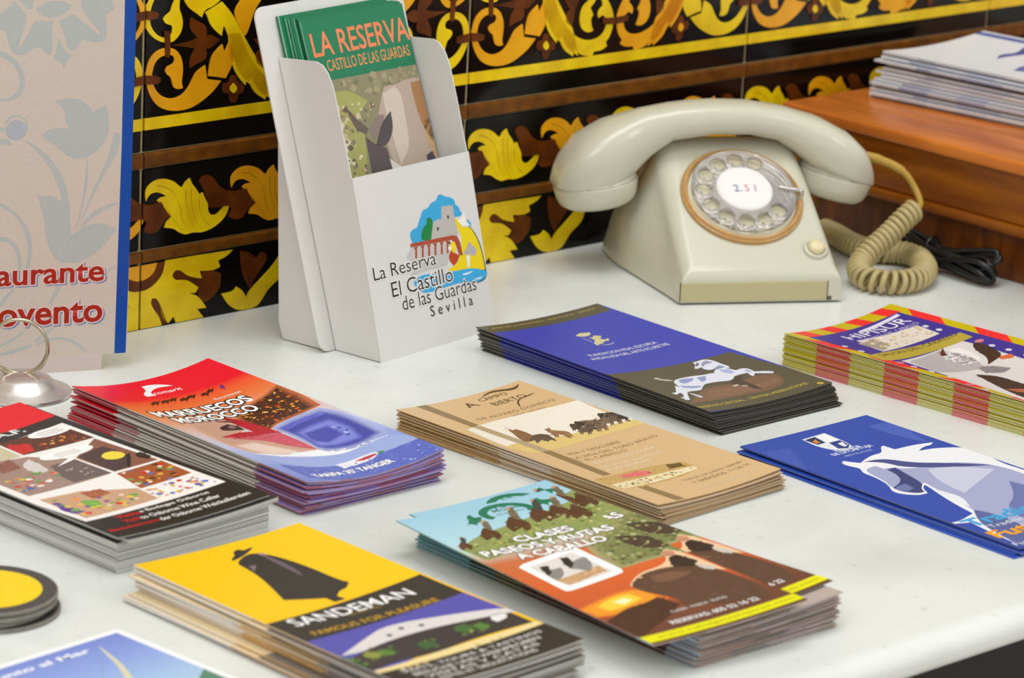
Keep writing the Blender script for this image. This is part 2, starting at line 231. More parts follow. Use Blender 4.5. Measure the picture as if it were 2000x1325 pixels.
('s','P',5,['3f6238','2e4a28','8a9a4a'],14,1.6,[40.2,163.3,53.2,159,51,171.3,39.2,174.3]),
('p','P',4,'446a38',0,[80,162.7,79.2,165.4,77.2,167.3,74.4,168.1,71.6,167.3,69.6,165.4,68.8,162.7,69.6,160,71.6,158,74.4,157.3,77.2,158,79.2,160]),
('s','P',5,['446a38','2e4a28','8a9a4a'],14,1.6,[69.1,158.4,81.7,154.7,79.6,167.1,68.1,169.5]),
('p','P',4,'58803c',0,[86.9,165.5,86.3,167.6,84.7,169.1,82.5,169.7,80.4,169.1,78.8,167.6,78.2,165.5,78.8,163.4,80.4,161.9,82.5,161.3,84.7,161.9,86.3,163.4]),
('s','P',5,['58803c','2e4a28','8a9a4a'],14,1.6,[77.3,161.1,89.9,157.7,87.7,170,76.2,172.2]),
('p','P',4,'345c34',0,[4,170.4,3.4,172.5,1.8,174,-.3,174.6,-2.5,174,-4.1,172.5,-4.7,170.4,-4.1,168.3,-2.5,166.7,-.3,166.2,1.8,166.7,3.4,168.3]),
('s','P',5,['345c34','2e4a28','8a9a4a'],14,1.6,[-5.6,166.4,7.3,161.6,5.4,173.9,-6.3,177.2]),
('p','P',5,'ecd79a',1,[-20.4,186.7,-4.7,180.3,16.9,179.1,57.4,176.1,106.6,178.2,107.4,188.8,59.4,190.2,-13.8,193.8]),
('s','P',6,['c8b070','a89058','f4e8c0'],16,2,[3.4,185.9,52.7,181.1,99.6,180.6,48.4,185.6]),
('p','B',6,'302b28',0,[0,184,108,183,108,210,0,210]),
('t','L',7,'dcdad8','VISITS, TOURS & TASTINGS',10,100,190.5,3.6,.01,None,0,0),
('t','L',7,'dcdad8','BESUCHE UND WEINPROBEN',13,94,195.7,3.6,.01,None,0,0),
('t','L',7,'dcdad8','VISITAS Y CATAS',16,88,200.9,3.6,.01,None,0,0),
('t','L',7,'dcdad8','VISITES ET DEGUSTATIONS',19,82,206.1,3.6,.01,None,0,0),
('p','E',1,'342f2e',1,[46.6,19.4,52.8,15.2,53.7,11.5,58.6,9.9,60.5,12.6,67.2,11.2,63.4,14.7,52.5,20.2,45.8,21.7]),
('p','E',1,'342f2e',1,[44.8,25.4,57.3,18,62.9,19.6,67.9,27.7,71.1,49.6,71,75,72.9,79.4,66.6,85.3,61.7,85.6,55.3,90.8,56.3,96.3,48.9,96.8,48.8,90,40.2,85.8,29.9,80.4,36,64.8,41.8,47.9,44.4,33.6]),
('p','E',2,'6a5c68',1,[63,22.2,65.1,27.3,64.1,50.6,60.1,59.8,60.4,51.2,61.6,33.3]),
('p','E',2,'7a6a70',1,[47,32.5,51.4,32.6,49.2,36.1,44.2,40.3,46.2,36.2]),
('p','E',2,'a88a90',1,[63.2,19.8,66.2,22.1,65.2,25.7,62.2,24.2]),
('t','L',2,'ffffff','SANDEMAN',10.7,87.9,113.4,10,.008,None,.05,0),
('t','L',2,'c79a28','FAMOUS FOR PLEASURE',10.2,90.9,127.5,5,.01,None,.05,0),
('t','L',2,'a88a30','SINCE 1790',42.7,62.9,115.6,2.2,0,None,.05,0),
],
'green':[
('g','P',0,[(0,'9ccbe2'),(45,'b4dae8'),(60,'c4d8c8'),(80,'cc7044'),(118,'d8642e'),(150,'cc5a30'),(178,'7a4632'),(210,'5c3a30')],0,[0,0,99,0,99,210,0,210]),
('p','P',1,'8f9c5c',1,[2.4,52,21.9,40,41.3,34.3,65.4,28.8,91.9,22.9,117.5,16.6,124.8,41,129.2,54.8,130.1,82.2,91.6,62.1,59.7,63.5,26.3,67.6,4.4,72.8]),
('s','P',2,['b8b050','6a8040','a4a060','c8c078','788a48','d8cc90','5a6a38'],160,2,[4.7,53,37.3,39.7,66.2,35.8,109.8,30.1,122.5,55.2,93.9,59.4,60.8,62.1,8.1,71.8]),
('p','P',3,'5a3826',1,[3.6,49.5,9.7,43.2,10.7,45.1,12.4,48.4,10.2,53.8,6.7,56,7.5,52.6,2.8,55]),
('p','P',4,'3a4440',1,[9.7,44.5,12.5,38.6,15.5,36.8,14.1,41.4,11,47.1]),
('p','P',5,'c09878',1,[12.8,37.5,14.9,35.8,15,37.2,13,38.8]),
('p','P',3,'5a3826',1,[25.1,39.3,34.2,30,35.8,32.8,38.1,38.2,34.8,46.4,29.5,49.5,30.7,44.2,23.8,47.5]),
('p','P',4,'746850',1,[34.2,32.1,38.3,23.2,42.8,20.7,40.8,27.6,36.1,36.1]),
('p','P',5,'c09878',1,[38.9,21.5,42.1,19.2,42.1,21.2,39.2,23.6]),
('p','P',3,'5a3826',1,[46.3,33.1,57.1,22.4,58.8,26,61.7,32.6,57.7,42.3,51.3,45.8,52.9,39.5,44.7,43.1]),
('p','P',4,'746850',1,[57,24.8,62,14.4,67.4,11.5,64.9,19.8,59.4,30]),
('p','P',5,'c09878',1,[62.8,12.3,66.6,9.7,66.5,12.2,63,14.9]),
('p','P',3,'5a3826',1,[66.2,27.8,76.4,18,78,21.4,80.6,27.9,76.8,37,70.9,40.1,72.3,34,64.8,37.3]),
('p','P',4,'3a4440',1,[76.3,20.3,81.1,10.5,86,8,83.7,15.8,78.5,25.3]),
('p','P',5,'c09878',1,[81.7,8.5,85.2,6.2,85.1,8.5,81.8,11]),
('p','P',3,'5a3826',1,[78.4,28.9,87.8,19.8,89.3,23.1,91.7,29.2,88,37.8,82.6,40.7,83.9,34.9,76.9,37.9]),
('p','P',4,'746850',1,[87.7,22.1,92.2,12.8,96.8,10.6,94.6,17.9,89.6,26.7]),
('p','P',5,'c09878',1,[92.8,11.1,96.1,9,96,11.1,93,13.4]),
('p','P',3,'5a3826',1,[86.9,35.2,96.9,25.8,98.4,29.3,101,35.7,96.8,44.9,91.2,47.8,92.6,41.7,85.2,44.7]),
('p','P',4,'746850',1,[96.8,28.1,101.6,18.1,107,15.2,104.4,23.3,98.7,33.1]),
('p','P',5,'c09878',1,[102.4,16.2,106.2,13.5,106.1,15.9,102.6,18.6]),
('p','P',3,'5a3826',1,[101.7,31.7,111.4,22.5,112.9,25.4,115.2,31,111.4,39.5,105.8,42.6,107.3,37,100.1,40.2]),
('p','P',4,'3a4440',1,[111.3,24.5,115.9,15.5,120.7,12.8,118.4,20.1,113.2,28.8]),
('p','P',5,'c09878',1,[116.6,13.7,120,11.4,119.9,13.4,116.7,15.9]),
('p','P',3,'5a3826',1,[105.6,40.6,115.3,31.4,116.8,34.4,119,39.9,115.2,48.4,109.7,51.4,111.1,45.9,103.9,49.1]),
('p','P',4,'4a4038',1,[115.2,33.4,119.8,24.4,124.6,21.8,122.3,29,117.1,37.7]),
('p','P',5,'c09878',1,[120.5,22.7,123.9,20.4,123.8,22.4,120.7,24.9]),
('p','P',3,'5a3826',1,[113,46.3,121.6,38.4,122.8,41,124.7,45.8,121.3,53,116.6,55.8,117.8,50.9,111.6,53.7]),
('p','P',4,'746850',1,[121.4,40.2,125.6,32.4,129.7,30.1,127.6,36.3,123.1,43.9]),
('p','P',5,'c09878',1,[126.1,30.8,129.1,28.9,128.9,30.6,126.2,32.7]),
('f','P',1,'7c8450','a8a070',[63.8,77.5,88.4,66.2,123.4,58,130.3,80.1,128.9,115,103.4,119,88.5,112.7,57.5,115.1]),
('s','P',2,['5a6438','949a5c','3e4028','a8a468','6a5a44','c0bc90'],170,2.2,[65.8,78.8,89.2,68.9,120.9,61,129.1,81.5,125.8,113.1,90.1,110.9,60,113.9]),
('p','P',3,'4a3a30',1,[83.6,77.7,92.4,80.2,101.7,91.4,102.6,105.2,90.5,104.8,82.4,94.2]),
('p','P',3,'4a3a34',1,[119.7,62.4,127,69,123.6,91.6,112.4,93.6,111.5,79.7]),
('p','P',2,'ffffff',0,[12.5,88.7,17.5,85.6,54.4,76.9,57.4,78.8,56.3,116.8,54.3,121.2,50,122.4,14.9,129.1,11.4,128.8,11.1,125.5]),
('p','P',3,'e2dcd8',0,[17,90.9,51,83,51.1,117.4,17,123.7]),
('p','P',4,'8a8886',1,[21.4,100.4,31.6,98.8,27.5,107.7,17.9,114.3,16.4,109.6]),
('p','P',4,'8c8a8a',1,[40.5,95.1,52.1,92,49.5,102.8,40.8,111.6,38,105.8,35,104.1]),
('p','P',5,'2e2a2a',1,[21.8,93.4,27,93.4,22.9,103.2,17.6,106.3]),
('p','P',5,'2e2a2a',1,[39.9,87.5,44.3,88.5,41.4,97.8,35.5,102.3,35.1,98.1]),
('p','P',4,'c8a078',1,[16.8,113.8,49.2,106.7,48.8,114.7,19.1,122]),
('f','P',1,'f09a2a','d8642e',[-1.9,153.7,18.9,146,35.2,142.3,48.1,144.8,47.8,162.9,30.8,169.1,10.9,168.3,-.2,165.9]),
('f','P',2,'fad040','f0982a',[9.3,154.1,25.9,146.4,36.9,147.4,38.4,156.4,25.2,161.6,11.1,162.8]),
('f','P',3,'fff4c0','fad850',[20.6,152.9,29.5,151,32.6,155.4,24.1,158.5]),
('p','P',3,'4a2a20',1,[1.1,173.3,21.1,163,33.1,162.8,45.2,159,47.6,172.8,33.8,183,14.9,191.5,1.3,199.3]),
('p','P',2.5,'f0c8a0',1,[44,138,60,126.5,77.2,125.3,86.9,116.6,86.5,111.1,92.9,107.5,96.2,112.9,97.7,129.2,97.8,143.3,97.4,151,89.5,138.7,73.8,130.3,59.7,130.8,43.8,141.8]),
('p','P',3,'5e4234',1,[45.4,138.1,59.1,128.8,75.9,127.7,92.1,135.7,95.7,153,96.8,176.1,89,195.2,70.6,187,47.8,177,52.1,164.8,45.5,153.2,43.1,143.5]),
('p','P',4,'33231f',1,[85.6,118.1,92.3,117.5,95.1,131.3,88.1,136.8,79.6,130.6]),
('p','P',4,'c88e70',1,[86.7,111.3,91.6,109,94.4,113.1,91.4,117.6,86.9,116.6]),
('p','P',4,'cfc6be',1,[92,133.1,96.1,144.5,92.6,146.7,89,139.3]),
('f','P',4,'7a5644','5e4234',[60.7,133.1,75.4,133.8,83.4,142.3,67.6,146.7,57,143]),
('t','L',6,'e8e4e0','CLASES · PASEOS · RUTAS',36.4,72.2,180.8,2.6,.01,'3a2420',.05,0),
('t','L',6,'f4f2f0','RESERVAS: 605 52 16 22',26.5,82.4,193.4,4.2,.02,'3a2420',.06,0),
('p','B',6,'e8e40a',0,[0,199,99,199,99,207.5,0,207.5]),
('t','L',7,'8a8a20','www.cabalgatashipicas.com',8,96,205.2,3.8,0,None,0,0),
('p','E',2,'17795a',0,[76.7,21.8,78,19.4,78.6,16.9,78.6,14.4,78,11.9,76.7,9.5,74.9,7.4,72.5,5.6,69.7,4.2,66.7,3.2,63.4,2.7,60.1,2.7,56.8,3.2,53.7,4.2,51,5.6,48.6,7.4,46.7,9.5,45.5,11.9,44.8,14.4,44.8,16.9,45.4,19.4,46.7,21.8,51.1,19.7,50.2,18.1,49.8,16.5,49.8,14.8,50.2,13.2,51.1,11.7,52.5,10.3,54.1,9.1,56.1,8.2,58.2,7.5,60.6,7.2,62.9,7.2,65.2,7.5,67.4,8.2,69.3,9.1,71,10.3,72.3,11.7,73.2,13.2,73.7,14.8,73.7,16.5,73.2,18.1,72.3,19.7]),
('p','E',2,'17795a',1,[37.2,11.1,41,9.7,40.3,14.7,44.6,15.1,39.7,21.6,36.3,22.4,34.4,25.6,33,22.3,30.1,21.8,34.6,18.1]),
('p','E',2,'17795a',1,[82.1,8.1,88.1,6.8,88.3,10.5,94.2,12.9,94,16.3,88.7,16,86.6,19.8,85.4,16.3,80.9,16,83.7,13.5]),
('t','E',2,'17795a','La',59.1,66.2,9.4,3.4,.01,None,.05,0),
('t','E',2,'17795a','Morada',54.7,74.3,13.2,3.6,.01,None,.05,0),
('t','E',2,'17795a','ESCUELA HIPICA',53.5,71.8,18.1,2,0,None,.05,0),
('t','L',8,'ffffff','CLASES',37,74,57.5,7.6,.032,'5a5040',.085,0),
('t','L',8,'ffffff','PASEOS Y RUTAS',8,92,68.5,7.6,.032,'5a5040',.085,0),
('t','L',8,'ffffff','A CABALLO',22,79,79.5,7.6,.032,'5a5040',.085,0),
],
'bh':[
('p','P',0,'2a4cae',0,[0,0,108,0,108,210,0,210]),
('p','P',1,'4262bc',1,[92.9,15.3,110.5,17.2,106.3,38.5,98.8,56.8,94.3,43.4,91.7,28.2]),
('p','P',1,'3a58b6',1,[2.8,16.4,21.8,18.5,4.4,46.6,-13.9,78.7,-16.9,64.3,-7.8,41.9]),
('p','E',2,'e4e8f4',1,[40.4,11,60.9,9.7,58.3,34,52.7,38.5,46.6,39.5,41.1,35.8,37.8,24.7]),
('p','E',3,'1e3060',0,[40.8,12.7,50.4,11.8,48,22.7,40.8,23.3]),
('p','E',4,'d88a3a',1,[42.2,17.6,47.5,15.1,45.2,19,45.7,21.2,42,21.4]),
('p','E',3,'f4f4f6',0,[51.9,11.5,59.4,11.1,58.4,23.3,49.4,22.9]),
('p','E',3,'26408a',0,[49.2,24.2,58.3,24.2,57,33.4,51.2,37.5,45.9,34.7]),
('p','E',4,'eef0f8',1,[52.7,27.9,57.1,27.5,54.8,32.5,56.5,32.7,51.9,34.6,51.7,31.8]),
('t','E',2,'e8ecf8','YEGUADA',39.8,60.5,40.3,4.2,.015,None,.05,0),
('t','E',2,'e8ecf8','DE LA CARTUJA',33.6,67.2,44.1,4.6,.02,None,.05,0),
('t','E',2,'c8d0ec','HIERRO DEL BOCADO',38,61.2,48,2,0,None,.05,0),
('p','P',2,'eef0f6',1,[27.5,54.1,31,52.5,32.4,55.4,36.6,60.7,42.3,57.9,54,54.2,61.5,54.9,68.9,46.8,72.2,46,72.7,54.6,87.7,55.1,101.3,58.6,97.5,61.3,90.2,60.9,82.2,64.6,94.4,66.4,110.1,75.6,110.8,88.6,105.3,107.9,106.6,123.3,102.9,176,99.7,186,74.7,198.6,14.5,230.8,.6,210.6,9.2,166.7,-5,161.9,-2,160.4,4.5,162.2,22.2,157.2,25.3,144.3,30.6,127.8,37.5,110.6,37.7,108.2,32.2,111.8,28.1,119.1,20.4,119.1,13.3,111.1,13.3,105.3,20,97,23.8,83.8,23.9,73.4,28.9,67.9,26.9,61.5,26.1,57.7]),
('p','P',3,'a4aad0',1,[30.2,70,39.8,69.2,40,75.8,45,75.9,53.9,85,77.7,86.7,95.1,99.8,101.2,114.6,100.2,139.6,96.7,174.6,32.4,211.1,31.2,181,25,157.6,32.4,138.2,38.1,115.6,40.8,105.5,32.2,108.7,21.9,114.5,16.9,103.4,23.7,90.6,26.2,77]),
('p','P',4,'34427a',1,[40.2,77.5,47.3,77.4,43.5,90.9,38.6,106.6,31.3,111.2,28,116.8,23.3,116.6,17.3,109.6,18.1,102.1,31,96.9,38.4,87.5]),
('p','P',5,'6a78ac',1,[20.6,101.2,29.8,100.8,28,109,21,110.8,17,106.6]),
('p','P',4,'434f8c',1,[39.7,60.1,54.2,61.9,62.6,77.3,80.7,89.8,98.5,106.9,82.5,99.5,51.9,81.1,49.2,67.6]),
('p','P',4,'c8cce4',1,[61.2,89.9,79.7,96.2,93.5,112.4,69.8,121.4,46.3,130.5,47.3,118.7,52.4,103.2]),
('p','P',4,'6a76b0',1,[84,131.2,86.5,145.5,77.2,163.9,38.7,180,46.1,161,66.5,150.3]),
('p','P',4,'e8ecf6',1,[36.6,111.6,37.6,121.6,39.6,135.2,29.1,149.7,31.4,139]),
('p','P',4,'56649e',1,[27.5,153.1,32.4,164,31.2,181,25.5,206.6,1.6,209.8,11.5,171.2]),
('t','L',6,'3aa4de','Tradición',5.1,82.9,172.7,10.5,.03,None,.05,0),
('t','L',6,'e6ecf6','Tradition',12,45.7,179.8,4.5,0,None,.05,0),
('t','L',6,'f4a41e','Futuro',2.5,61.7,193.5,10.5,.03,None,.05,0),
('t','L',6,'e6ecf6','Future',.5,25.5,207.1,4.5,0,None,.05,0),
],
'hip':[
('p','B',0,'cab400',0,[0,0,112,0,112,210,0,210]),
('p','B',1,'f0262c',0,[8,0,21,0,24,14,11,14]),
('p','B',1,'f0262c',0,[35,0,48,0,51,14,38,14]),
('p','B',1,'f0262c',0,[62,0,75,0,78,14,65,14]),
('p','B',1,'f0262c',0,[89,0,102,0,105,14,92,14]),
('p','B',1,'f0262c',0,[0,14,10,26,10,52,0,40]),
('p','B',1,'f0262c',0,[112,14,102,26,102,52,112,40]),
('p','B',1,'f0262c',0,[0,66,10,78,10,104,0,92]),
('p','B',1,'f0262c',0,[112,66,102,78,102,104,112,92]),
('p','B',1,'f0262c',0,[0,118,10,130,10,156,0,144]),
('p','B',1,'f0262c',0,[112,118,102,130,102,156,112,144]),
('p','B',1,'f0262c',0,[0,170,10,182,10,208,0,196]),
('p','B',1,'f0262c',0,[112,170,102,182,102,208,112,196]),
('p','B',2,'392c92',0,[9,13,103,13,103,200,9,200]),
('p','P',3,'e2d8cc',0,[32.9,32.4,90.8,37.3,87.6,57.3,25.6,58.9,26.3,51.4]),
('p','P',4,'a89a90',1,[26.8,38,45.5,37.1,44.6,50.9,27.7,57.4,27,49.9]),
('s','P',5,['c8b8a0','f6f2ec','9a8c84','d8c070'],60,2.2,[37.8,35.8,88.2,38.8,86,55.4,30,56.7]),
('p','B',4,'b6a33e',1,[4.9,62.3,24.7,59.5,97.8,65.8,96.2,76.9,56.6,75.8,5.6,78.5,1.1,73]),
('t','L',5,'5a4a30','SALON DEL CABALLO',13.8,94,67.6,4.6,.01,None,.05,0),
('p','P',3,'dcd8d8',0,[15.1,80.4,85.7,74.6,86.5,89.8,81.8,153.6,16.9,197.3,1,190.5]),
('p','P',4,'b8b2b4',1,[18.9,83.5,61,77.5,65.2,99,50.8,118.8,21.4,115.6,11.3,108.4]),
('p','P',4,'efecec',1,[54.4,79.4,73.3,81.5,71.8,94.4,63.5,108,46.3,108.6,45.1,93.8]),
('p','P',5,'3a2620',1,[85.5,84.1,90.3,85.1,88.3,97.3,82,110,72.2,112.5,58,115.7,70,106.9,74.7,97.1,78.6,90.4]),
('p','P',5,'5a2a24',1,[52.1,83,66,75.4,56.3,84.4,55.1,87.7,49.8,86.6]),
('p','P',5,'d86a3a',1,[74.8,110.7,86.8,112.9,81.9,118.8,73.7,115.3]),
('p','P',5,'8a8488',1,[46.8,116,56.9,116.5,63.6,129.1,51.2,132.9,40.9,125.8]),
('p','P',4,'3c2c26',1,[31.7,124.6,42.4,134.4,39.2,155.5,44.2,175.5,16.6,193.8,6.2,187,12.9,161.2]),
('p','P',5,'b8624a',1,[17.5,156.3,29.8,161.8,27.8,172.5,18.4,165]),
('p','E',3,'dcd8ea',0,[13.8,39.4,13.2,40.9,11.6,41.6,10.1,40.9,9.4,39.4,10.1,37.8,11.6,37.2,13.2,37.8]),
('p','E',3,'dcd8ea',0,[13.3,52.7,12.7,54.2,11.1,54.9,9.6,54.2,8.9,52.7,9.6,51.1,11.1,50.5,12.7,51.1]),
('p','E',3,'dcd8ea',0,[11.1,94.6,10.5,96.2,8.9,96.8,7.3,96.2,6.7,94.6,7.3,93.1,8.9,92.4,10.5,93.1]),
('p','E',3,'dcd8ea',0,[11.8,107.2,11.1,108.8,9.6,109.4,8,108.8,7.4,107.2,8,105.7,9.6,105,11.1,105.7]),
('p','E',3,'dcd8ea',0,[10.6,121.9,10,123.4,8.4,124.1,6.9,123.4,6.2,121.9,6.9,120.3,8.4,119.7,10,120.3]),
('p','E',3,'dcd8ea',0,[3.3,153.5,2.6,155,1.1,155.7,-.5,155,-1.1,153.5,-.5,151.9,1.1,151.3,2.6,151.9]),
('p','E',3,'dcd8ea',0,[95.1,42.4,94.4,43.9,92.9,44.6,91.3,43.9,90.7,42.4,91.3,40.8,92.9,40.2,94.4,40.8]),
('p','E',3,'dcd8ea',0,[95.4,52.7,94.8,54.3,93.2,54.9,91.6,54.3,91,52.7,91.6,51.2,93.2,50.5,94.8,51.2]),
('p','E',3,'dcd8ea',0,[93.3,95.2,92.7,96.8,91.1,97.4,89.6,96.8,88.9,95.2,89.6,93.7,91.1,93,92.7,93.7]),
('p','E',3,'dcd8ea',0,[93.8,107.6,93.2,109.1,91.6,109.8,90.1,109.1,89.4,107.6,90.1,106,91.6,105.4,93.2,106]),
('p','E',3,'dcd8ea',0,[93,121.7,92.4,123.2,90.8,123.9,89.3,123.2,88.6,121.7,89.3,120.1,90.8,119.5,92.4,120.1]),
('p','E',3,'d87a8a',0,[13.2,83.6,12.5,85,10.5,85.9,8,85.9,6,85,5.2,83.6,6,82.2,8,81.3,10.5,81.3,12.5,82.2]),
('p','E',3,'d87a8a',0,[8,140.2,7.2,141.6,5.2,142.5,2.7,142.5,.7,141.6,0,140.2,.7,138.8,2.7,137.9,5.2,137.9,7.2,138.8]),
('p','E',3,'d87a8a',0,[96.7,84.3,95.9,85.7,93.9,86.6,91.4,86.6,89.4,85.7,88.7,84.3,89.4,82.9,91.4,82,93.9,82,95.9,82.9]),
('t','L',4,'f4f2fa','HIPISUR',32,95.8,29.9,9.6,0,None,.05,0),
('t','L',4,'c8c2e6','LA REVISTA DEL CABALLO',33,95.2,36.2,4.2,0,None,.05,0),
('p','L',4,'e4e0f2',0,[53.2,18.7,99.7,14.3,99,17.9,53.1,22.4]),
],
'mar':[
('p','B',0,'f4f5f8',0,[0,0,100,0,100,210,0,210]),
('g','P',1,[(4,'7688d2'),(30,'8ba2e0'),(60,'a4c2e8'),(90,'b8d8e0'),(210,'8fb8c8')],0,[4,4,96,4,96,206,4,206]),
('p','P',2,'d9d2b4',1,[78.1,10.7,76.2,17.9,72.4,31.9,67.8,43.4,61.2,56.5,51.5,70.3,55.4,58.9,62.4,46.4,68,36,71.7,26.2,75.1,17.1]),
('p','P',2,'8c96c4',1,[74,16.3,68.1,24.7,50.2,47,36.1,64.2,35.7,63.9,49.8,46.7,67.8,24.4]),
('p','P',2,'5a8a70',1,[96,66,88,72,70,84,40,92,4,96,4,130,96,130]),
('p','P',3,'3a7a9a',0,[4,112,96,110,96,206,4,206]),
('t','L',3,'f6f8ff','Junto al Mar',9.4,70.2,16.5,6,.03,None,.05,0),
],
'sign':[
('p','P',0,'cdc0b4',0,[0,0,142,0,142,262,0,262]),
('p','B',1,'0046a0',0,[134.8,38.8,142.3,39,143.1,84.8,142.6,129.9,141.4,264,134.3,263.5,135.3,129.6]),
('p','P',1,'b3b8b6',1,[93.8,102.5,100,101.1,106.5,101.3,111.8,103.5,115.9,107.6,117.2,110.3,119.8,107.8,125,106,126.9,112.6,127.6,121.3,126.2,125.2,123.1,131.1,117.9,136.2,112.7,138,107.4,138.6,102.1,136.2,98,132.7,92,127.8,86.4,123.3,89.9,119.8,95.8,118.7,103,119.7,100.6,116.3,100.2,110.3,98.4,106.3]),
('p','P',1,'b3b8b6',1,[84.2,159.7,90.1,160.3,94.7,161.2,99.7,164.8,98.6,159.4,94.4,148.5,89,139,81,130,75,125.5,80.9,127.7,87.6,133,93.6,139.2,99,147.4,102.5,156.9,104,165,105,175.8,105.6,185.6,109.8,183.1,115,180,121.6,178.6,128.3,180,133.4,183.3,128.6,189.8,123.4,195.7,118.8,198.8,114.9,201.3,110.2,203.1,99.6,202.9,95.5,198.9,91.4,191.3,89.6,181.8,88.4,172.3,86.2,164.8]),
('p','P',1,'b3b8b6',1,[107.1,182.6,109,178,111.4,168,113.1,156,113.8,146,113.9,136,115.1,142.8,115.3,150.8,113.9,161.4,112.1,169.4,109.4,180.1]),
('p','P',1,'b3b8b6',1,[109.1,182.1,113.5,170.8,117.8,159.6,122.8,148.4,127.2,137.9,130.8,123.4,134.1,123.6,134.4,131.6,128.7,142.7,123,153.1,117.3,164.3,112.3,176.2]),
('p','P',1,'b3b8b6',1,[110.4,181.8,114.9,174.9,121.4,169.9,128,167.5,133.7,166.4,133.7,167.8,126.7,170.1,120.2,174.5,114.3,179]),
('p','P',1,'b3b8b6',1,[60.5,70.8,67,73.9,72.9,79.9,75.9,87.8,75.7,94.4,72.6,99.5,66.8,101.9,57.1,101.2,57.1,99.3,61,99.7,66.1,99.9,70,97.4,72.5,92.9,72.7,88.4,71,83.1,66.4,77.8,60.5,74.4,55.4,72.9,55.3,70.3]),
('p','P',2,'aeb2ba',0,[77.3,119.4,76.9,121.6,75.8,123.5,74.2,124.9,72.1,125.6,69.9,125.6,67.9,124.9,66.2,123.5,65.1,121.6,64.7,119.4,65.1,117.3,66.2,115.4,67.9,114,69.9,113.2,72.1,113.2,74.2,114,75.8,115.4,76.9,117.3]),
('p','P',1,'b3b8b6',1,[63.8,114.9,66.3,111,70.8,109.8,75.4,111.4,78.2,115.4,78.3,120,77.2,119.3,76.4,114.7,74.1,112,70.9,110.9,67.3,112.1,65.1,115.3]),
('p','P',1,'b3b8b6',1,[58.7,116.6,67.7,118.3,67.8,120.3,58.7,119.3]),
('p','P',1,'b3b8b6',1,[57.5,123.8,65.3,124.5,68.2,126.2,68.3,128.5,65.3,127.8,57.5,127.1]),
('p','P',1,'b3b8b6',1,[56.8,161.8,62,163,68.6,166.7,75.3,173.7,80,181.3,82.1,189.4,82,196.8,80.5,205.5,78.2,205.4,79.6,194.7,78.8,187.9,76.4,179.7,70.6,170.8,62.1,165.7,56.8,164.1]),
('p','P',1,'b3b8b6',1,[57.1,183.8,62.4,184.1,67.6,185.3,73,190.3,76.1,197.9,75.9,205.3,73.6,205.2,73.1,196.4,69.7,190.1,65.7,187.6,57.2,186.8]),
('p','P',1,'b3b8b6',1,[53.7,50.3,60.1,49.2,66.4,44.2,68.3,41.7,72.2,45.6,76.2,50.2,75.3,56,71.1,68.8,72.7,68.9,81.4,53.6,91.8,54.5,91.3,63,92.2,72.7,90.2,74.6,87,72.6,84.3,69.9,81.1,69.8,77.3,72.9,72.8,74.7,68.2,72.6,65.6,68.7,64.8,62.2,62.8,58.6,53.9,57.7]),
('p','P',1,'b3b8b6',1,[95,54.6,104,50.3,119.3,62.8,120.3,61.8,107.8,47.2,108.9,39.5,125.3,41.1,128.7,45.8,128.1,48.4,122.9,51.5,124.8,59.3,124,65.8,120.1,68,114.2,67.2,109.6,65.8,107.1,69.9,105.2,72.5,102.5,72.1,99.9,69.1,99.1,63.2,97,57.9]),
('p','P',1,'b3b8b6',1,[95.2,63.7,97.3,69,100.6,73.6,104.6,75.7,101.4,77.6,99,83,96.8,78.7,91.9,76.6,94.1,73.4]),
('p','P',1,'b3b8b6',1,[81.3,47.2,85.7,43.4,92.1,42,98,42.7,102.6,45.1,100.1,48.9,94.9,52,89.1,52.2,84.6,50.5]),
('p','P',1,'b3b8b6',1,[70.2,38.5,79.8,38.8,79.3,46.5,75.5,46.4]),
('p','P',1,'b3b8b6',1,[63.1,225.2,67.7,219.6,73.2,215.1,70.9,219.3,65.9,225.3,63.1,229.1,60.3,229.9]),
('p','P',1,'b3b8b6',1,[92.4,227.9,95.6,221.2,97.8,217,100.2,217.1,98,222.4,94.8,228]),
('p','P',1,'b3b8b6',1,[84.3,250.6,89.9,246.3,96.5,241.8,98.4,241.9,91.8,247.4,84.8,252.3]),
('p','P',1,'b3b8b6',1,[85.3,252.4,91.9,249.8,99.5,249.1,106.2,250.7,112.1,254,117.5,259.8,115.6,259.7,110.2,254.9,104.3,251.8,98.6,251,91.9,251.8,85.8,253.9]),
('p','P',1,'b3b8b6',1,[58.9,258.5,68.3,256.2,77.7,254.3,82.9,252.7,83,254.7,75.4,257.1,63.6,259.8]),
('p','P',1,'b3b8b6',1,[60.7,253.7,66.3,250.7,72.9,247.2,77.1,244.5,78,245.5,72,249.6,63.5,253.9]),
('p','P',1,'b3b8b6',1,[128.2,209.4,130.1,207.6,133.4,206.3,133.4,207.3,130.6,208.6,128.9,210.2]),
('t','L',3,'a62410','Restaurante',22.8,126.2,215.1,13.2,.02,'e0c8c4',.055,0),
('t','L',3,'a62410','lovento',58.1,125.8,240.7,15,.022,'e0c8c4',.055,0),
('t','L',2,'7a86b0','Restaurante',23.6,127.1,215.8,13.2,.055,None,.05,0),
('t','L',2,'7a86b0','lovento',58.9,126.7,241.5,15,.055,None,.05,0),
],
'holder':[
('p','E',1,'36a8da',1,[44.7,45,45,41.6,48,40,52.9,39.5,54.7,36.3,57.5,33.3,60,29.6,65.4,29.4,69.3,26.3,74.8,25.8,76.6,22.9,79.9,22.4,83.7,24.8,88.8,25.9,92.5,28.6,92.4,31.4,95.7,33.3,96.1,36.2,97.9,37.9,95.3,39.6,89,38.5,67.2,48.8,56.3,49.7,46,48.3]),
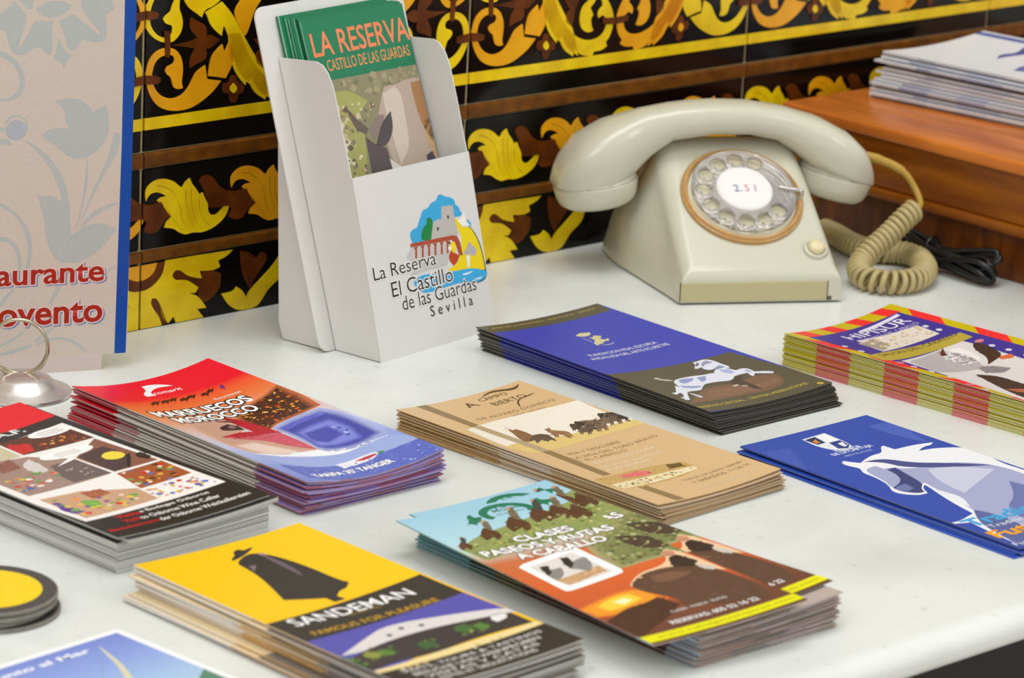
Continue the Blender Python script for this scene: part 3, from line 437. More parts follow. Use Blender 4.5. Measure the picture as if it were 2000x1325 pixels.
('p','E',2,'14803a',1,[54.7,47.4,56.3,42.8,59.2,39.8,62.1,38.9,62.8,35.6,66.2,35.1,68.3,37.2,67.7,41.9,63.9,48.9,58.6,49]),
('p','E',1,'c6c3be',1,[38.2,56.9,40,53.8,44.3,51.1,48.5,51.1,66.2,52.8,78.9,53.9,78.2,66,73.2,68.6,57.5,67.2,41.2,68.5,38.4,67.3,48.8,63.6]),
('p','E',3,'bdb8b2',0,[64.2,48.8,68.6,38.3,70.1,38.9,70.9,37.6,72.9,38.3,73.7,37,75.6,38.4,76.8,37.9,78.7,29.9,80.6,31,81.3,30,83.8,31.1,85.6,30.3,87.5,31.4,89.8,31,89.6,38.6,91,50.7,67,49.6]),
('p','E',4,'1e1c1c',0,[82.9,36.8,84.5,37,84.3,38.1,83.1,39.6,82.7,37.8]),
('p','E',4,'1e1c1c',0,[71.3,42.5,73.2,42.6,72.9,43.6,71.5,45.4,71.2,43.6]),
('p','E',4,'ac4a2c',0,[43.9,48.3,85.2,49.9,89.5,51.2,91.5,55.7,92.2,64.2,88.6,63.3,87,56.3,83.5,52.6,43.4,50.6]),
('p','E',4,'ac4a2c',0,[46.2,51,50.6,51.2,49.2,52.8,48.1,58.3,46.3,58,47.5,52.6]),
('p','E',4,'ac4a2c',0,[52.7,51.3,57.1,51.5,55.7,53.1,54.6,58.7,52.7,58.4,54,52.9]),
('p','E',4,'ac4a2c',0,[58.8,51.6,63.3,51.8,61.8,53.4,60.7,59.2,58.8,58.8,60.1,53.2]),
('p','E',4,'ac4a2c',0,[64.9,51.9,69.4,52.1,68,53.7,66.8,59.6,64.9,59.3,66.3,53.5]),
('p','E',4,'ac4a2c',0,[71.3,52.2,75.8,52.4,74.3,54,73.1,60,71.2,59.7,72.6,53.8]),
('p','E',4,'ac4a2c',0,[77.1,52.5,81.5,52.7,80.1,54.2,78.8,60.4,77,60.1,78.4,54.1]),
('p','E',3,'f0d600',1,[89.5,39,93.6,42.1,95.8,46.6,102.3,47,106.6,52,110.1,60.3,111.4,69,111.7,76.8,102.1,75.4,79.9,72.2,74.9,70.4,85.1,68.6,89.5,63.8,94.2,53.4,89.8,44.3]),
('p','E',2,'1e2838',1,[101.9,46.3,107.3,51.4,111.2,60.5,112.3,69.8,112.8,77.7,113.2,79.9,109.6,83.5,101.2,83.9,106,82.1,110.5,77.3]),
('p','E',5,'bc4418',1,[78.3,61.8,82.1,58.6,85.7,61.7,89,63.7,85.4,67.6,81.8,68.9,78.5,65.5]),
('p','E',5,'f4d820',1,[82,54.4,85.9,53.9,87.2,57.8,84.6,61.9,80.9,58.9]),
('p','E',6,'f6f4ee',1,[79.1,56.7,81.6,56.1,82.4,58,80.8,59.3,79,58.1]),
('p','E',7,'1e1c1c',1,[80.3,53.4,81.8,53.4,81.9,54.9,80.6,55]),
('p','E',5,'b4b2b2',1,[92.5,62.9,97.6,59.6,99.6,56,102.5,59,106.5,62.5,104.4,66.5,99.1,64.9,94.9,64.1]),
('p','E',5,'eeeeea',1,[95.3,64.8,99.1,65.1,97.2,72.1,94.9,72.4]),
('p','E',5,'f4f2ea',1,[91.7,41.1,96,41.1,99.8,36.8,100,40.4,100.8,44,103.5,46.5,98.1,46.3,95.1,45.1]),
('p','E',2,'5aaad8',1,[99.2,41.6,103.3,43,105.2,46.1,104.3,47.7,102.2,45.3]),
('p','E',4,'3aace0',1,[74.3,73,83.1,72.4,99.3,73.3,112.7,77.5,113.3,79.3,109.2,82.7,101.3,83.3,86.7,80.4,70.3,80.9,59.4,81.4,47.8,80.8,41.9,74.8,41.3,72.6,47.3,69.5,56.9,69.7]),
('p','E',5,'e6f2f8',1,[88.9,75.6,99.9,75.4,97.5,76.4,89.7,76.8]),
('p','E',5,'e6f2f8',1,[98.6,80.8,108.6,80.5,104.9,81.9]),
('t','L',8,'1c1a18','La Reserva',5,65.5,65.2,8.4,0,'eceae6',.05,0),
('t','L',8,'1c1a18','El Castillo',19.7,79.2,78.3,9.6,0,'eceae6',.05,0),
('t','L',8,'1c1a18','de las Guardas',27.5,100.6,88,9,0,'eceae6',.05,0),
('t','L',8,'1c1a18','S e v i l l a',52.8,95,96.6,6.8,0,None,.05,0),
],
'reserva':[
('p','B',0,'1f7a55',0,[0,0,98,0,98,210,0,210]),
('t','L',2,'f2845a','LA RESERVA',5.5,97.7,23.7,15,.01,None,.05,0),
('t','L',2,'f2945a','CASTILLO DE LAS GUARDAS',15.1,94.6,33.8,7.2,0,None,.05,0),
('p','P',1,'8c8768',0,[-4,39.2,109.6,40.2,113.1,104.8,.9,103.9]),
('p','P',2,'a6a662',1,[9.8,47.1,21,46.8,31.5,48.7,44.3,56.7,31.3,65.3,35.2,78.1,28,102.6,1.5,102.2]),
('s','P',3,['c8c09a','8a7c68','a8946a','6a5c50','d8d0b0'],90,3,[12.5,55,44.3,56.7,53.4,58.9,28.2,74.2,29.7,101.9,8.4,102.3]),
('s','P',2,['7a7858','989070','a49a78'],50,4,[20.2,41.1,100.3,41.4,100.8,48.2,55.4,53.5,29,47.9]),
('p','P',4,'b8a596',1,[52,64.9,60.1,52.4,64,49.4,73.8,50.1,83.2,48.2,93.6,48,102.3,50.3,105.2,56.6,110.3,104.4,85.4,103.4,58.9,104.1,54.2,97.2,52.6,85.5,46.3,75]),
('p','P',5,'a87c54',1,[88.1,50.8,101.6,50.3,104.6,60.4,108.6,84.2,96.1,90.1,89.9,78.6,87.9,63.8]),
('p','P',5,'d0c0b2',1,[59.5,54.1,72.1,51,77.4,56.6,75.6,73.6,73.9,90.6,61.7,100.3,60.1,84.7,58.4,69.2]),
('p','P',5,'c8a27a',1,[92,76.9,103.5,73.8,105.8,100.3,94.9,101.5,90.8,88.3]),
('p','P',6,'5a5052',1,[34.4,78.5,41.6,84.3,51.6,88.2,52.8,105.1,32.5,103.8]),
('p','P',6,'524a4e',1,[52.5,71.7,63.2,65.9,62.4,77.4,52.2,87.5,42.4,85.1]),
('p','P',6,'6a5c56',1,[22.5,58.5,25.5,59.9,30.7,67.1,39,73.5,36.4,76.9,28.3,73.8,24.9,66.7]),
('p','P',6,'8a7a76',1,[39.5,74,50.9,66.2,56.8,67.5,52.4,74,42.4,82]),
('p','P',6,'e0d6ce',1,[49,91.6,54.2,97.2,64.9,103.6,53,104.6]),
('p','P',6,'4a4650',1,[87.2,98.4,93.8,96.5,96,102.7,86.9,103.2]),
],
'row1':[
('p','bracket',1,'N',1,[-10.9,205.5,-6,205.3,6.7,204.1,9.7,202.6,10.2,200.6,8.3,198.7,-5.9,199.7,-10.8,200.2]),
('p','bracket',1,'N',1,[-10,165.2,8.7,163.4,12.2,161.8,12.3,158.9,9.8,157.6,-9.8,159.6]),
('p','bracket',1,'N',1,[14.7,190.5,17.4,190.8,19.1,189.7,19.5,175.1,18.3,173.6,15.8,174.3]),
('p','leaf',0,'Y',1,[25.2,214,22.3,209.4,20,204.8,19.6,202.5,15.2,200.1,13.9,198.2,15.3,195.7,17.8,194.5,20.3,194,21.3,192.3,20.9,188.7,19.5,187.2,15,186.1,8.6,189.1,4.5,194.3,3.4,199.2,4.2,206.3,6.5,210.9,8.4,215.5,5,215.8,3.1,211.2,-.7,206,-1,198,2.1,191.3,8.1,185.9,15.1,183.2,20.1,183,23,183.7,27.9,188,29.5,194.3,28,200.1,26,203.5,26.7,213.8]),
('p','leaf',0,'O',1,[14.7,180.1,8.3,178.3,3.5,173.6,1.3,166.6,1.4,160.1,4.1,151.8,10.2,143.8,18.2,140,27.2,138.6,36.3,139.2,44.2,142,54.2,147.8,60.6,154.4,49.4,156.6,47.6,165.7,40.6,162.4,37.7,157.8,33.9,151.7,29,148.2,22,146.9,15,148.9,10,152.7,6.4,158.8,5.7,163.7,7.5,170.7,11.4,174.4,16.3,175.5,21.8,174.9,23.3,172.3,22.9,169.9,20.5,168.6,17.5,168.1,16.1,165.4,18.1,162.4,20.6,161.3,21.8,157.1,23.3,153.7,26.9,152.5,30.4,152.9,29.2,157.1,29.8,160.3,30.3,165.9,28.8,172.6,25.2,177.4,20.2,179.9]),
('p','leaf',0,'O',1,[50.3,158.5,51.1,166.2,53.4,172.5,60.9,177.8,62.8,172.3,66.4,178.9,69.7,173.3,70.1,166.7,68,161.1,64.1,155.6,55.9,157.5]),
('p','flower',0,'N',1,[20.6,181.1,31,181.6,38,182.6,41,183.9,35.8,188.8,34.2,193,35.6,197.7,40.7,194.4,46.8,191.8,48.4,187.6,48,184,52,185.2,58.7,180.9,52.3,176.2,47.8,176.3,48.9,172.9,47.5,169,41.5,167.6,35.5,165,34.9,169.5,37.7,174.9,39.2,177.2,31.1,179.2]),
('p','leaf',0,'Y',1,[46.5,199.5,52.5,201.8,60,205,68.9,195.8,73.3,188.4,78.7,180.5,85.2,170.9,92.8,161,96.1,156.5,102,138,96.6,141.1,90.2,145.5,84.7,154.4,83.3,150,78.5,154.2,73.2,160.6,69.8,169.1,67.5,178.4,63.1,187.8,61.5,189.6,60.2,183.2,55,187,50.8,191.4,48.7,196.5]),
('p','leaf',0,'Y',1,[28.2,212.1,29.8,208.7,33.4,203.6,38.5,200.3,44.1,196.5,46,201.2,52.5,202.6,58.4,206.1,60.4,209.2]),
('p','leaf',0,'O',1,[70.8,200.1,74.8,204.6,76.6,209.3,93.1,207.8,91.2,203.1,86.3,197.8,83.5,189.9,80.1,182,78.1,181.4,73.2,189.3,69.9,196.1]),
('p','flower',0,'N',1,[70.4,157.2,72.8,155.7,74,152.3,78.1,150.6,79.6,147.5,78.3,144.8,74.8,144.3,73.9,139.9,71,138.6,67.9,140.6,67,145.2,62.9,146.1,61.5,149.5,62.7,152.2,67.1,152.6,68,156.2]),
('p','flower',1,'Y',1,[70.4,151.8,73.1,149.1,72.6,146.6,70.4,145.4,67.7,147.2,67.6,149.7]),
('p','leaf',0,'Y',1,[81.7,154,84.7,148.5,88.6,143,96.9,138.2,98.2,143.9,102.1,139.7,107.5,137.5,115.6,136.6,116.7,139.5,125.1,139.9,129.4,142.4,127.9,145.2,131.6,149,133.8,154.7,134.6,162.4,131.8,169.2,127.8,174.8,123.9,179,118.5,179.5,122.4,175.2,123.2,171.3,120.6,169.3,118.6,166.5,119.8,162.9,123.2,164.8,127.9,161.8,128.2,158.5,126,152.2,120.9,148.8,112.1,147.7,103.1,149.9,95.7,153.9,89.2,159.7,84.4,165.9,79.4,174.1,75.3,183.4,65.7,184.3,66.5,174,68.7,166.1,70.8,160.8,74.7,154.7,80.3,149.3]),
('p','leaf',0,'Y',1,[111.5,178.8,109.9,176.4,103.6,172.5,101.5,165.6,102.3,159.7,105.3,155.5,110.8,153.4,115.1,154.6,113,158.7,112.2,163.3,114.3,165.7,111.2,171.1,115.4,174.6,116.8,178.3]),
('p','flower',0,'N',1,[86.1,178.6,93.1,177.9,98.1,181.3,100.2,177.3,96.3,170.6,95.9,163.5,94.5,159.2,90.8,161.5,88,163.6,88.5,169.4,91.8,171.6]),
('p','bracket',1,'N',1,[123.4,162.2,127,162.5,146.8,161.3,147.1,157,128.2,157.7,124.1,158.6]),
],
'row2':[
('p','leaf',0,'Y',1,[2.7,86.1,2.6,90.8,6.1,94.5,12.2,96.7,19.4,96,25.7,93.3,29.9,89.3,32,89.1,34,92.2,37.6,94.1,39.3,90.3,43,86.3,45.8,82.1,47.9,83.6,50.1,79.4,52.9,74.8,52.4,71.4,54.6,68,58.9,67,63.1,69.9,66.2,73,70.2,73.3,68.5,67.5,64.4,62.8,58.1,59.4,52.8,57.9,47.6,57.2,42.3,58.1,39.2,58.1,35,57.4,29.7,59.8,25.4,63,18.1,64.4,19.1,68.2,23.2,70.6,19,73.3,16.2,79.6,12,82.7,14.5,84.5,19.2,84.8,13.4,88.1,7.8,88.4,4.7,86.2,3.5,83.5]),
('p','stem',1,'N',1,[45,91.2,47.5,94.3,52.8,94.5,57.1,91.4,58.2,88.7,64.8,83.1,74.4,80.5,83,81.6,86.4,75.5,90.8,71.4,86.6,70.3,83.5,66.3,80.4,62.4,72.9,62.5,69.6,64.7,71.6,69.7,68.3,72.7,60.9,72,53.4,73,52.2,77.4,49.4,83.8]),
('p','vein',1,'V',1,[11.2,92.8,19.5,90.9,26.9,84.4,30.5,76.2,31.5,68.4,35.9,60.9,36.2,60.4,31.8,67.9,30.8,75.8,27.2,83.9,19.8,90.4,11.5,92.4]),
('p','vein',1,'V',1,[34.1,87.7,34.9,78.2,37.3,69.3,42.8,59.5,43.1,59.1,37.5,68.9,35.2,77.7,34.4,87.3]),
('p','vein',1,'V',1,[38.8,87.1,38.8,77.7,42,67,47.5,59.3,47.8,58.8,42.3,66.5,39.1,77.2,39.1,86.6]),
('p','vein',1,'V',1,[45.3,79.4,45.5,73.4,48.4,66.1,54.9,60.9,55.1,60.4,48.7,65.6,45.8,72.9,45.6,78.9]),
('p','vein',1,'V',1,[16.8,78.1,22,74,25.8,68.3,31.7,61.5,32,61,26.1,67.8,22.3,73.5,17,77.6]),
],
'row3':[
('p','medallion',0,'O',1,[-.1,42.2,13,42.3,11.6,37.5,7.6,33.8,2.4,32.2,.2,32.3]),
('p','medallion',0,'N',1,[.2,32.2,2.4,32,7.8,33.6,11.8,37.3,13.2,42.3,19.2,42.3,17.6,34.9,11.8,28.9,5.7,25.9,.3,25.5]),
('p','leaf',0,'Y',1,[.3,25.3,5.7,25.7,11.8,28.5,17.9,34,19.7,43.9,34.3,42.8,73.6,42.2,69.4,38.7,62,36.7,63.7,32.5,59,30.6,47.3,31.9,49,26.8,43.2,28.1,36.8,30.4,31.4,35,27.2,35.2,25.2,32.1,27.4,28.7,33.7,28.2,39,26.6,46.6,21.1,44.5,17.9,39.2,18.3,45.6,16,51.1,9.9,53.4,6.5,45.9,6.8,51.4,.4,29.2,.2,27,4.9,22.9,1,17.6,5.5,16.3,13.5,13.1,19.2,9.5,19.3,8.5,16.5,11.2,11.7,15.5,6.7,17.7,.5,.9,.5]),
('p','flower',0,'N',1,[25.2,32.1,27.2,35.2,31.4,35,36.8,29.5,49,26.6,49.6,31.1,59,30.4,64.4,28,64.7,20.1,61.6,15.3,54.3,10.7,50,11,45.8,16.4,46.8,20.9,39,26.7,33.7,28.2,27.4,28.7]),
('p','flower',0,'N',1,[8.5,16.5,9.5,19.3,13.1,19.2,16.9,13.4,21.9,1.8,17.9,.4,15.5,6.7,11.2,11.7]),
('p','flower',0,'N',1,[80.1,40.6,87.7,38.7,93.3,33.5,97.5,37.3,101.4,35.8,102.1,31.3,93.7,21.9,88.6,13.9,84,20.7,81,29.1]),
('p','leaf',0,'Y',1,[65.4,13.9,75.6,14.1,77.6,16.9,82.6,13.9,86.1,8.1,88.6,13,97.1,18.8,108.8,27.7,113.5,34.1,117.4,31.8,115.7,18.7,103.9,11.6,99.7,6,94.5,.4,80.4,.1,71.6,5]),
],
}
ART['brochure_print']=[('p','P',0,'e4e7ee',0,[0,0,130,0,130,250,0,250]),('p','P',1,'3a4ea0',1,[60,60,75,52,90,58,110,50,124,56,110,60,92,66,75,60]),('p','P',1,'4a5eb0',1,[118,0,126,0,126,60,122,120,118,60]),('p','P',1,'5a6cb4',1,[30,95,52,86,70,92,88,84,70,98,50,94,36,104]),('p','P',1,'4658a8',1,[20,130,50,120,90,126,110,118,90,134,50,128])]
SHEETS={'red': (-0.002, -0.2316, 0.5, 0.1, 0.21, 18, 0.0008, 0.0055, 0.0, 0.0, -0.001, -0.23, 0.8), 'blue': (0.29, -0.2573, -1.2, 0.104, 0.21, 24, 0.00052, 0.0022, 0.0, 0.001, 0.296, -0.26, 0.0), 'tan': (0.1433, -0.3517, 1.5, 0.1, 0.21, 15, 0.00066, 0.0022, 0.0, 0.001, 0.1466, -0.3529, 3.5), 'osb': (-0.1416, -0.2444, 3.5, 0.104, 0.21, 36, 0.00051, 0.0015, 0.0, 0.001, -0.14, -0.243, 3.0), 'san': (-0.1445, -0.488, 1.0, 0.108, 0.21, 13, 0.00125, 0.0015, 0.001, 0.0, -0.146, -0.489, 0.5), 'green': (-0.0095, -0.5185, -5.0, 0.099, 0.21, 20, 0.0008, 0.0012, 0.001, 0.0045, 0.015, -0.5144, -0.8), 'bh': (0.279, -0.5015, -0.5, 0.108, 0.21, 5, 0.0009, 0.0004, 0.0, 0.0, 0.277, -0.5025, -1.3), 'hip': (0.4463, -0.3835, 4.8, 0.112, 0.21, 24, 0.00068, 0.004, 0.0, 0.0, 0.444, -0.386, 4.6), 'mar': (-0.2752, -0.5257, 5.0, 0.1, 0.21, 2, 0.0008, 0.0, 0.0, 0.0, -0.2752, -0.5257, 5.0)}
# ------------------------------------------------------------------ helpers
R = math.radians
def lin(c):
    return c / 12.92 if c <= 0.04045 else ((c + 0.055) / 1.055) ** 2.4
def hexc(s):
    return (lin(int(s[0:2], 16) / 255), lin(int(s[2:4], 16) / 255), lin(int(s[4:6], 16) / 255), 1.0)

MATS = {}
def mat(name, col, rough=0.45, spec=0.4, metal=0.0, coat=0.0, var=0.12, scale=40.0, stretch=(1, 1, 1), bump=0.0, col2=None):
    if name in MATS:
        return MATS[name]
    m = bpy.data.materials.new(name)
    m.use_nodes = True
    nt = m.node_tree
    b = nt.nodes['Principled BSDF']
    tc = nt.nodes.new('ShaderNodeTexCoord')
    mp = nt.nodes.new('ShaderNodeMapping')
    mp.inputs['Scale'].default_value = stretch
    nz = nt.nodes.new('ShaderNodeTexNoise')
    nz.inputs['Scale'].default_value = scale
    nz.inputs['Detail'].default_value = 5
    nt.links.new(tc.outputs['Object'], mp.inputs[0])
    nt.links.new(mp.outputs[0], nz.inputs[0])
    ramp = nt.nodes.new('ShaderNodeValToRGB')
    c = hexc(col)
    c2 = hexc(col2) if col2 else tuple(x * (1 - var) for x in c[:3]) + (1,)
    ramp.color_ramp.elements[0].position = 0.35
    ramp.color_ramp.elements[0].color = c2
    ramp.color_ramp.elements[1].position = 0.65
    ramp.color_ramp.elements[1].color = c
    nt.links.new(nz.outputs[0], ramp.inputs[0])
    nt.links.new(ramp.outputs[0], b.inputs['Base Color'])
    b.inputs['Roughness'].default_value = rough
    b.inputs['Specular IOR Level'].default_value = spec
    b.inputs['Metallic'].default_value = metal
    b.inputs['Coat Weight'].default_value = coat
    b.inputs['Coat Roughness'].default_value = 0.08
    if bump:
        bp = nt.nodes.new('ShaderNodeBump')
        bp.inputs['Strength'].default_value = bump
        bp.inputs['Distance'].default_value = 0.001
        nt.links.new(nz.outputs[0], bp.inputs['Height'])
        nt.links.new(bp.outputs[0], b.inputs['Normal'])
    MATS[name] = m
    return m

def ink_mat(name, rough=0.36, spec=0.35):
    if name in MATS:
        return MATS[name]
    m = bpy.data.materials.new(name)
    m.use_nodes = True
    nt = m.node_tree
    b = nt.nodes['Principled BSDF']
    at = nt.nodes.new('ShaderNodeAttribute')
    at.attribute_name = 'Col'
    tc = nt.nodes.new('ShaderNodeTexCoord')
    nz = nt.nodes.new('ShaderNodeTexNoise')
    nz.inputs['Scale'].default_value = 900
    mr = nt.nodes.new('ShaderNodeMapRange')
    mr.inputs['To Min'].default_value = 0.93
    mr.inputs['To Max'].default_value = 1.07
    mx = nt.nodes.new('ShaderNodeVectorMath')
    mx.operation = 'SCALE'
    nt.links.new(tc.outputs['Object'], nz.inputs[0])
    nt.links.new(nz.outputs[0], mr.inputs[0])
    nt.links.new(at.outputs['Color'], mx.inputs[0])
    nt.links.new(mr.outputs[0], mx.inputs['Scale'])
    nt.links.new(mx.outputs[0], b.inputs['Base Color'])
    b.inputs['Roughness'].default_value = rough
    b.inputs['Specular IOR Level'].default_value = spec
    MATS[name] = m
    return m
INK = ink_mat('printed_ink')

def link(name, me, parent=None, m=None):
    o = bpy.data.objects.new(name, me)
    COL.objects.link(o)
    if m is not None:
        me.materials.clear()
        me.materials.append(m)
    if parent is not None:
        o.parent = parent
    return o

def mesh(name, verts, faces, smooth=None):
    me = bpy.data.meshes.new(name)
    me.from_pydata([tuple(v) for v in verts], [], faces)
    me.update()
    if smooth is not None:
        me.polygons.foreach_set('use_smooth', [True] * len(me.polygons))
        me.set_sharp_from_angle(angle=R(smooth))
    return me

def obj(name, verts, faces, m, parent=None, smooth=None):
    return link(name, mesh(name, verts, faces, smooth), parent, m)

def thing(name, label, cat, loc=(0, 0, 0), rz=0.0, group=None):
    o = bpy.data.objects.new(name, None)
    o.empty_display_size = 0.02
    COL.objects.link(o)
    o.location = loc
    o.rotation_euler = (0, 0, rz)
    tag(o, label, cat, group)
    return o

def tag(o, label, cat, group=None):
    o['label'] = label
    o['category'] = cat
    if group:
        o['group'] = group
    return o

def structure(o, label=None):
    o['kind'] = 'structure'
    if label:
        o['label'] = label
    return o

def bm_obj(name, bm, m, parent=None, smooth=None, bevel=0.0, seg=2):
    if bevel:
        bmesh.ops.bevel(bm, geom=list(bm.edges), offset=bevel, segments=seg, profile=0.6, affect='EDGES')
    bmesh.ops.recalc_face_normals(bm, faces=bm.faces)
    me = bpy.data.meshes.new(name)
    bm.to_mesh(me)
    bm.free()
    if smooth is not None:
        me.polygons.foreach_set('use_smooth', [True] * len(me.polygons))
        me.set_sharp_from_angle(angle=R(smooth))
    return link(name, me, parent, m)

def box(name, x0, x1, y0, y1, z0, z1, m, parent=None, bevel=0.0, seg=2, smooth=None):
    bm = bmesh.new()
    bmesh.ops.create_cube(bm, size=1.0)
    for v in bm.verts:
        v.co = Vector((x0 + (v.co.x + 0.5) * (x1 - x0), y0 + (v.co.y + 0.5) * (y1 - y0), z0 + (v.co.z + 0.5) * (z1 - z0)))
    return bm_obj(name, bm, m, parent, smooth, bevel, seg)

def catmull(pts, n):
    out = []
    P = [Vector(p) for p in pts]
    for i in range(len(P) - 1):
        p0 = P[max(i - 1, 0)]; p1 = P[i]; p2 = P[i + 1]; p3 = P[min(i + 2, len(P) - 1)]
        for k in range(n):
            t = k / n
            out.append(0.5 * ((2 * p1) + (p2 - p0) * t + (2 * p0 - 5 * p1 + 4 * p2 - p3) * t * t + (3 * p1 - p0 - 3 * p2 + p3) * t ** 3))
    out.append(P[-1])
    return out

def tube(path, rad, sides=8, closed=False):
    V = []; F = []
    n = len(path)
    rf = rad if callable(rad) else (lambda t: rad)
    nrm = None
    for i, p in enumerate(path):
        if closed:
            t = (path[(i + 1) % n] - path[i - 1]).normalized()
        else:
            t = (path[min(i + 1, n - 1)] - path[max(i - 1, 0)]).normalized()
        if nrm is None:
            nrm = t.orthogonal().normalized()
        nrm = (nrm - t * nrm.dot(t))
        nrm = nrm.normalized() if nrm.length > 1e-9 else t.orthogonal().normalized()
        bn = t.cross(nrm)
        r = rf(i / max(n - 1, 1))
        for k in range(sides):
            a = 2 * math.pi * k / sides
            V.append(p + nrm * (r * math.cos(a)) + bn * (r * math.sin(a)))
    m = n if closed else n - 1
    for i in range(m):
        j = (i + 1) % n
        for k in range(sides):
            l = (k + 1) % sides
            F.append((i * sides + k, i * sides + l, j * sides + l, j * sides + k))
    if not closed:
        F.append(tuple(range(sides - 1, -1, -1)))
        F.append(tuple(range((n - 1) * sides, n * sides)))
    return V, F

def lathe(profile, n=48):
    V = []; F = []
    for (r, z) in profile:
        for k in range(n):
            a = 2 * math.pi * k / n
            V.append((r * math.cos(a), r * math.sin(a), z))
    for i in range(len(profile) - 1):
        for k in range(n):
            l = (k + 1) % n
            F.append((i * n + k, i * n + l, (i + 1) * n + l, (i + 1) * n + k))
    F.append(tuple(range(n - 1, -1, -1)))
    F.append(tuple(range((len(profile) - 1) * n, len(profile) * n)))
    return V, F

def loft(secs, cap=True):
    V = []; F = []
    n = len(secs[0])
    for s in secs:
        V += [tuple(p) for p in s]
    for i in range(len(secs) - 1):
        for k in range(n):
            l = (k + 1) % n
            F.append((i * n + k, i * n + l, (i + 1) * n + l, (i + 1) * n + k))
    if cap:
        F.append(tuple(range(n - 1, -1, -1)))
        F.append(tuple(range((len(secs) - 1) * n, len(secs) * n)))
    return V, F

def fix_normals(o):
    bm = bmesh.new()
    bm.from_mesh(o.data)
    bmesh.ops.recalc_face_normals(bm, faces=bm.faces)
    bm.to_mesh(o.data)
    bm.free()
    return o

# ------------------------------------------------------------------ flat print: shapes and lettering in sheet millimetres
def smooth_poly(pts, it=2):
    for _ in range(it):
        n = len(pts); out = []
        for i in range(n):
            a = pts[i - 1]; b = pts[i]; c = pts[(i + 1) % n]
            v1 = (b[0] - a[0], b[1] - a[1]); v2 = (c[0] - b[0], c[1] - b[1])
            l = math.hypot(*v1) * math.hypot(*v2)
            cs = (v1[0] * v2[0] + v1[1] * v2[1]) / l if l > 1e-9 else 1
            if cs < 0.5:
                out.append(b)
            else:
                out.append((b[0] + (a[0] - b[0]) * .25, b[1] + (a[1] - b[1]) * .25))
                out.append((b[0] + (c[0] - b[0]) * .25, b[1] + (c[1] - b[1]) * .25))
        pts = out
    return pts

def pairs(l):
    return [(l[i], l[i + 1]) for i in range(0, len(l), 2)]

def tris_of(pts):
    t = tessellate_polygon([[Vector((p[0], p[1], 0)) for p in pts]])
    return pts, [tuple(x) for x in t]

TXT = {}
def text_mesh(s, bold, shear=0.0):
    key = (s, bold, shear)
    if key in TXT:
        return TXT[key]
    cu = bpy.data.curves.new('lettering', 'FONT')
    cu.body = s
    cu.resolution_u = 3
    cu.offset = bold
    cu.shear = shear
    o = bpy.data.objects.new('lettering', cu)
    COL.objects.link(o)
    dg = bpy.context.evaluated_depsgraph_get()
    me = bpy.data.meshes.new_from_object(o.evaluated_get(dg))
    vs_ = [(v.co.x, v.co.y) for v in me.vertices]
    fs_ = [tuple(p.vertices) for p in me.polygons]
    bpy.data.objects.remove(o)
    bpy.data.curves.remove(cu)
    bpy.data.meshes.remove(me)
    TXT[key] = (vs_, fs_)
    return TXT[key]

def inside(p, poly):
    c = False; n = len(poly)
    for i in range(n):
        a = poly[i]; b = poly[i - 1]
        if (a[1] > p[1]) != (b[1] > p[1]) and p[0] < (b[0] - a[0]) * (p[1] - a[1]) / (b[1] - a[1]) + a[0]:
            c = not c
    return c

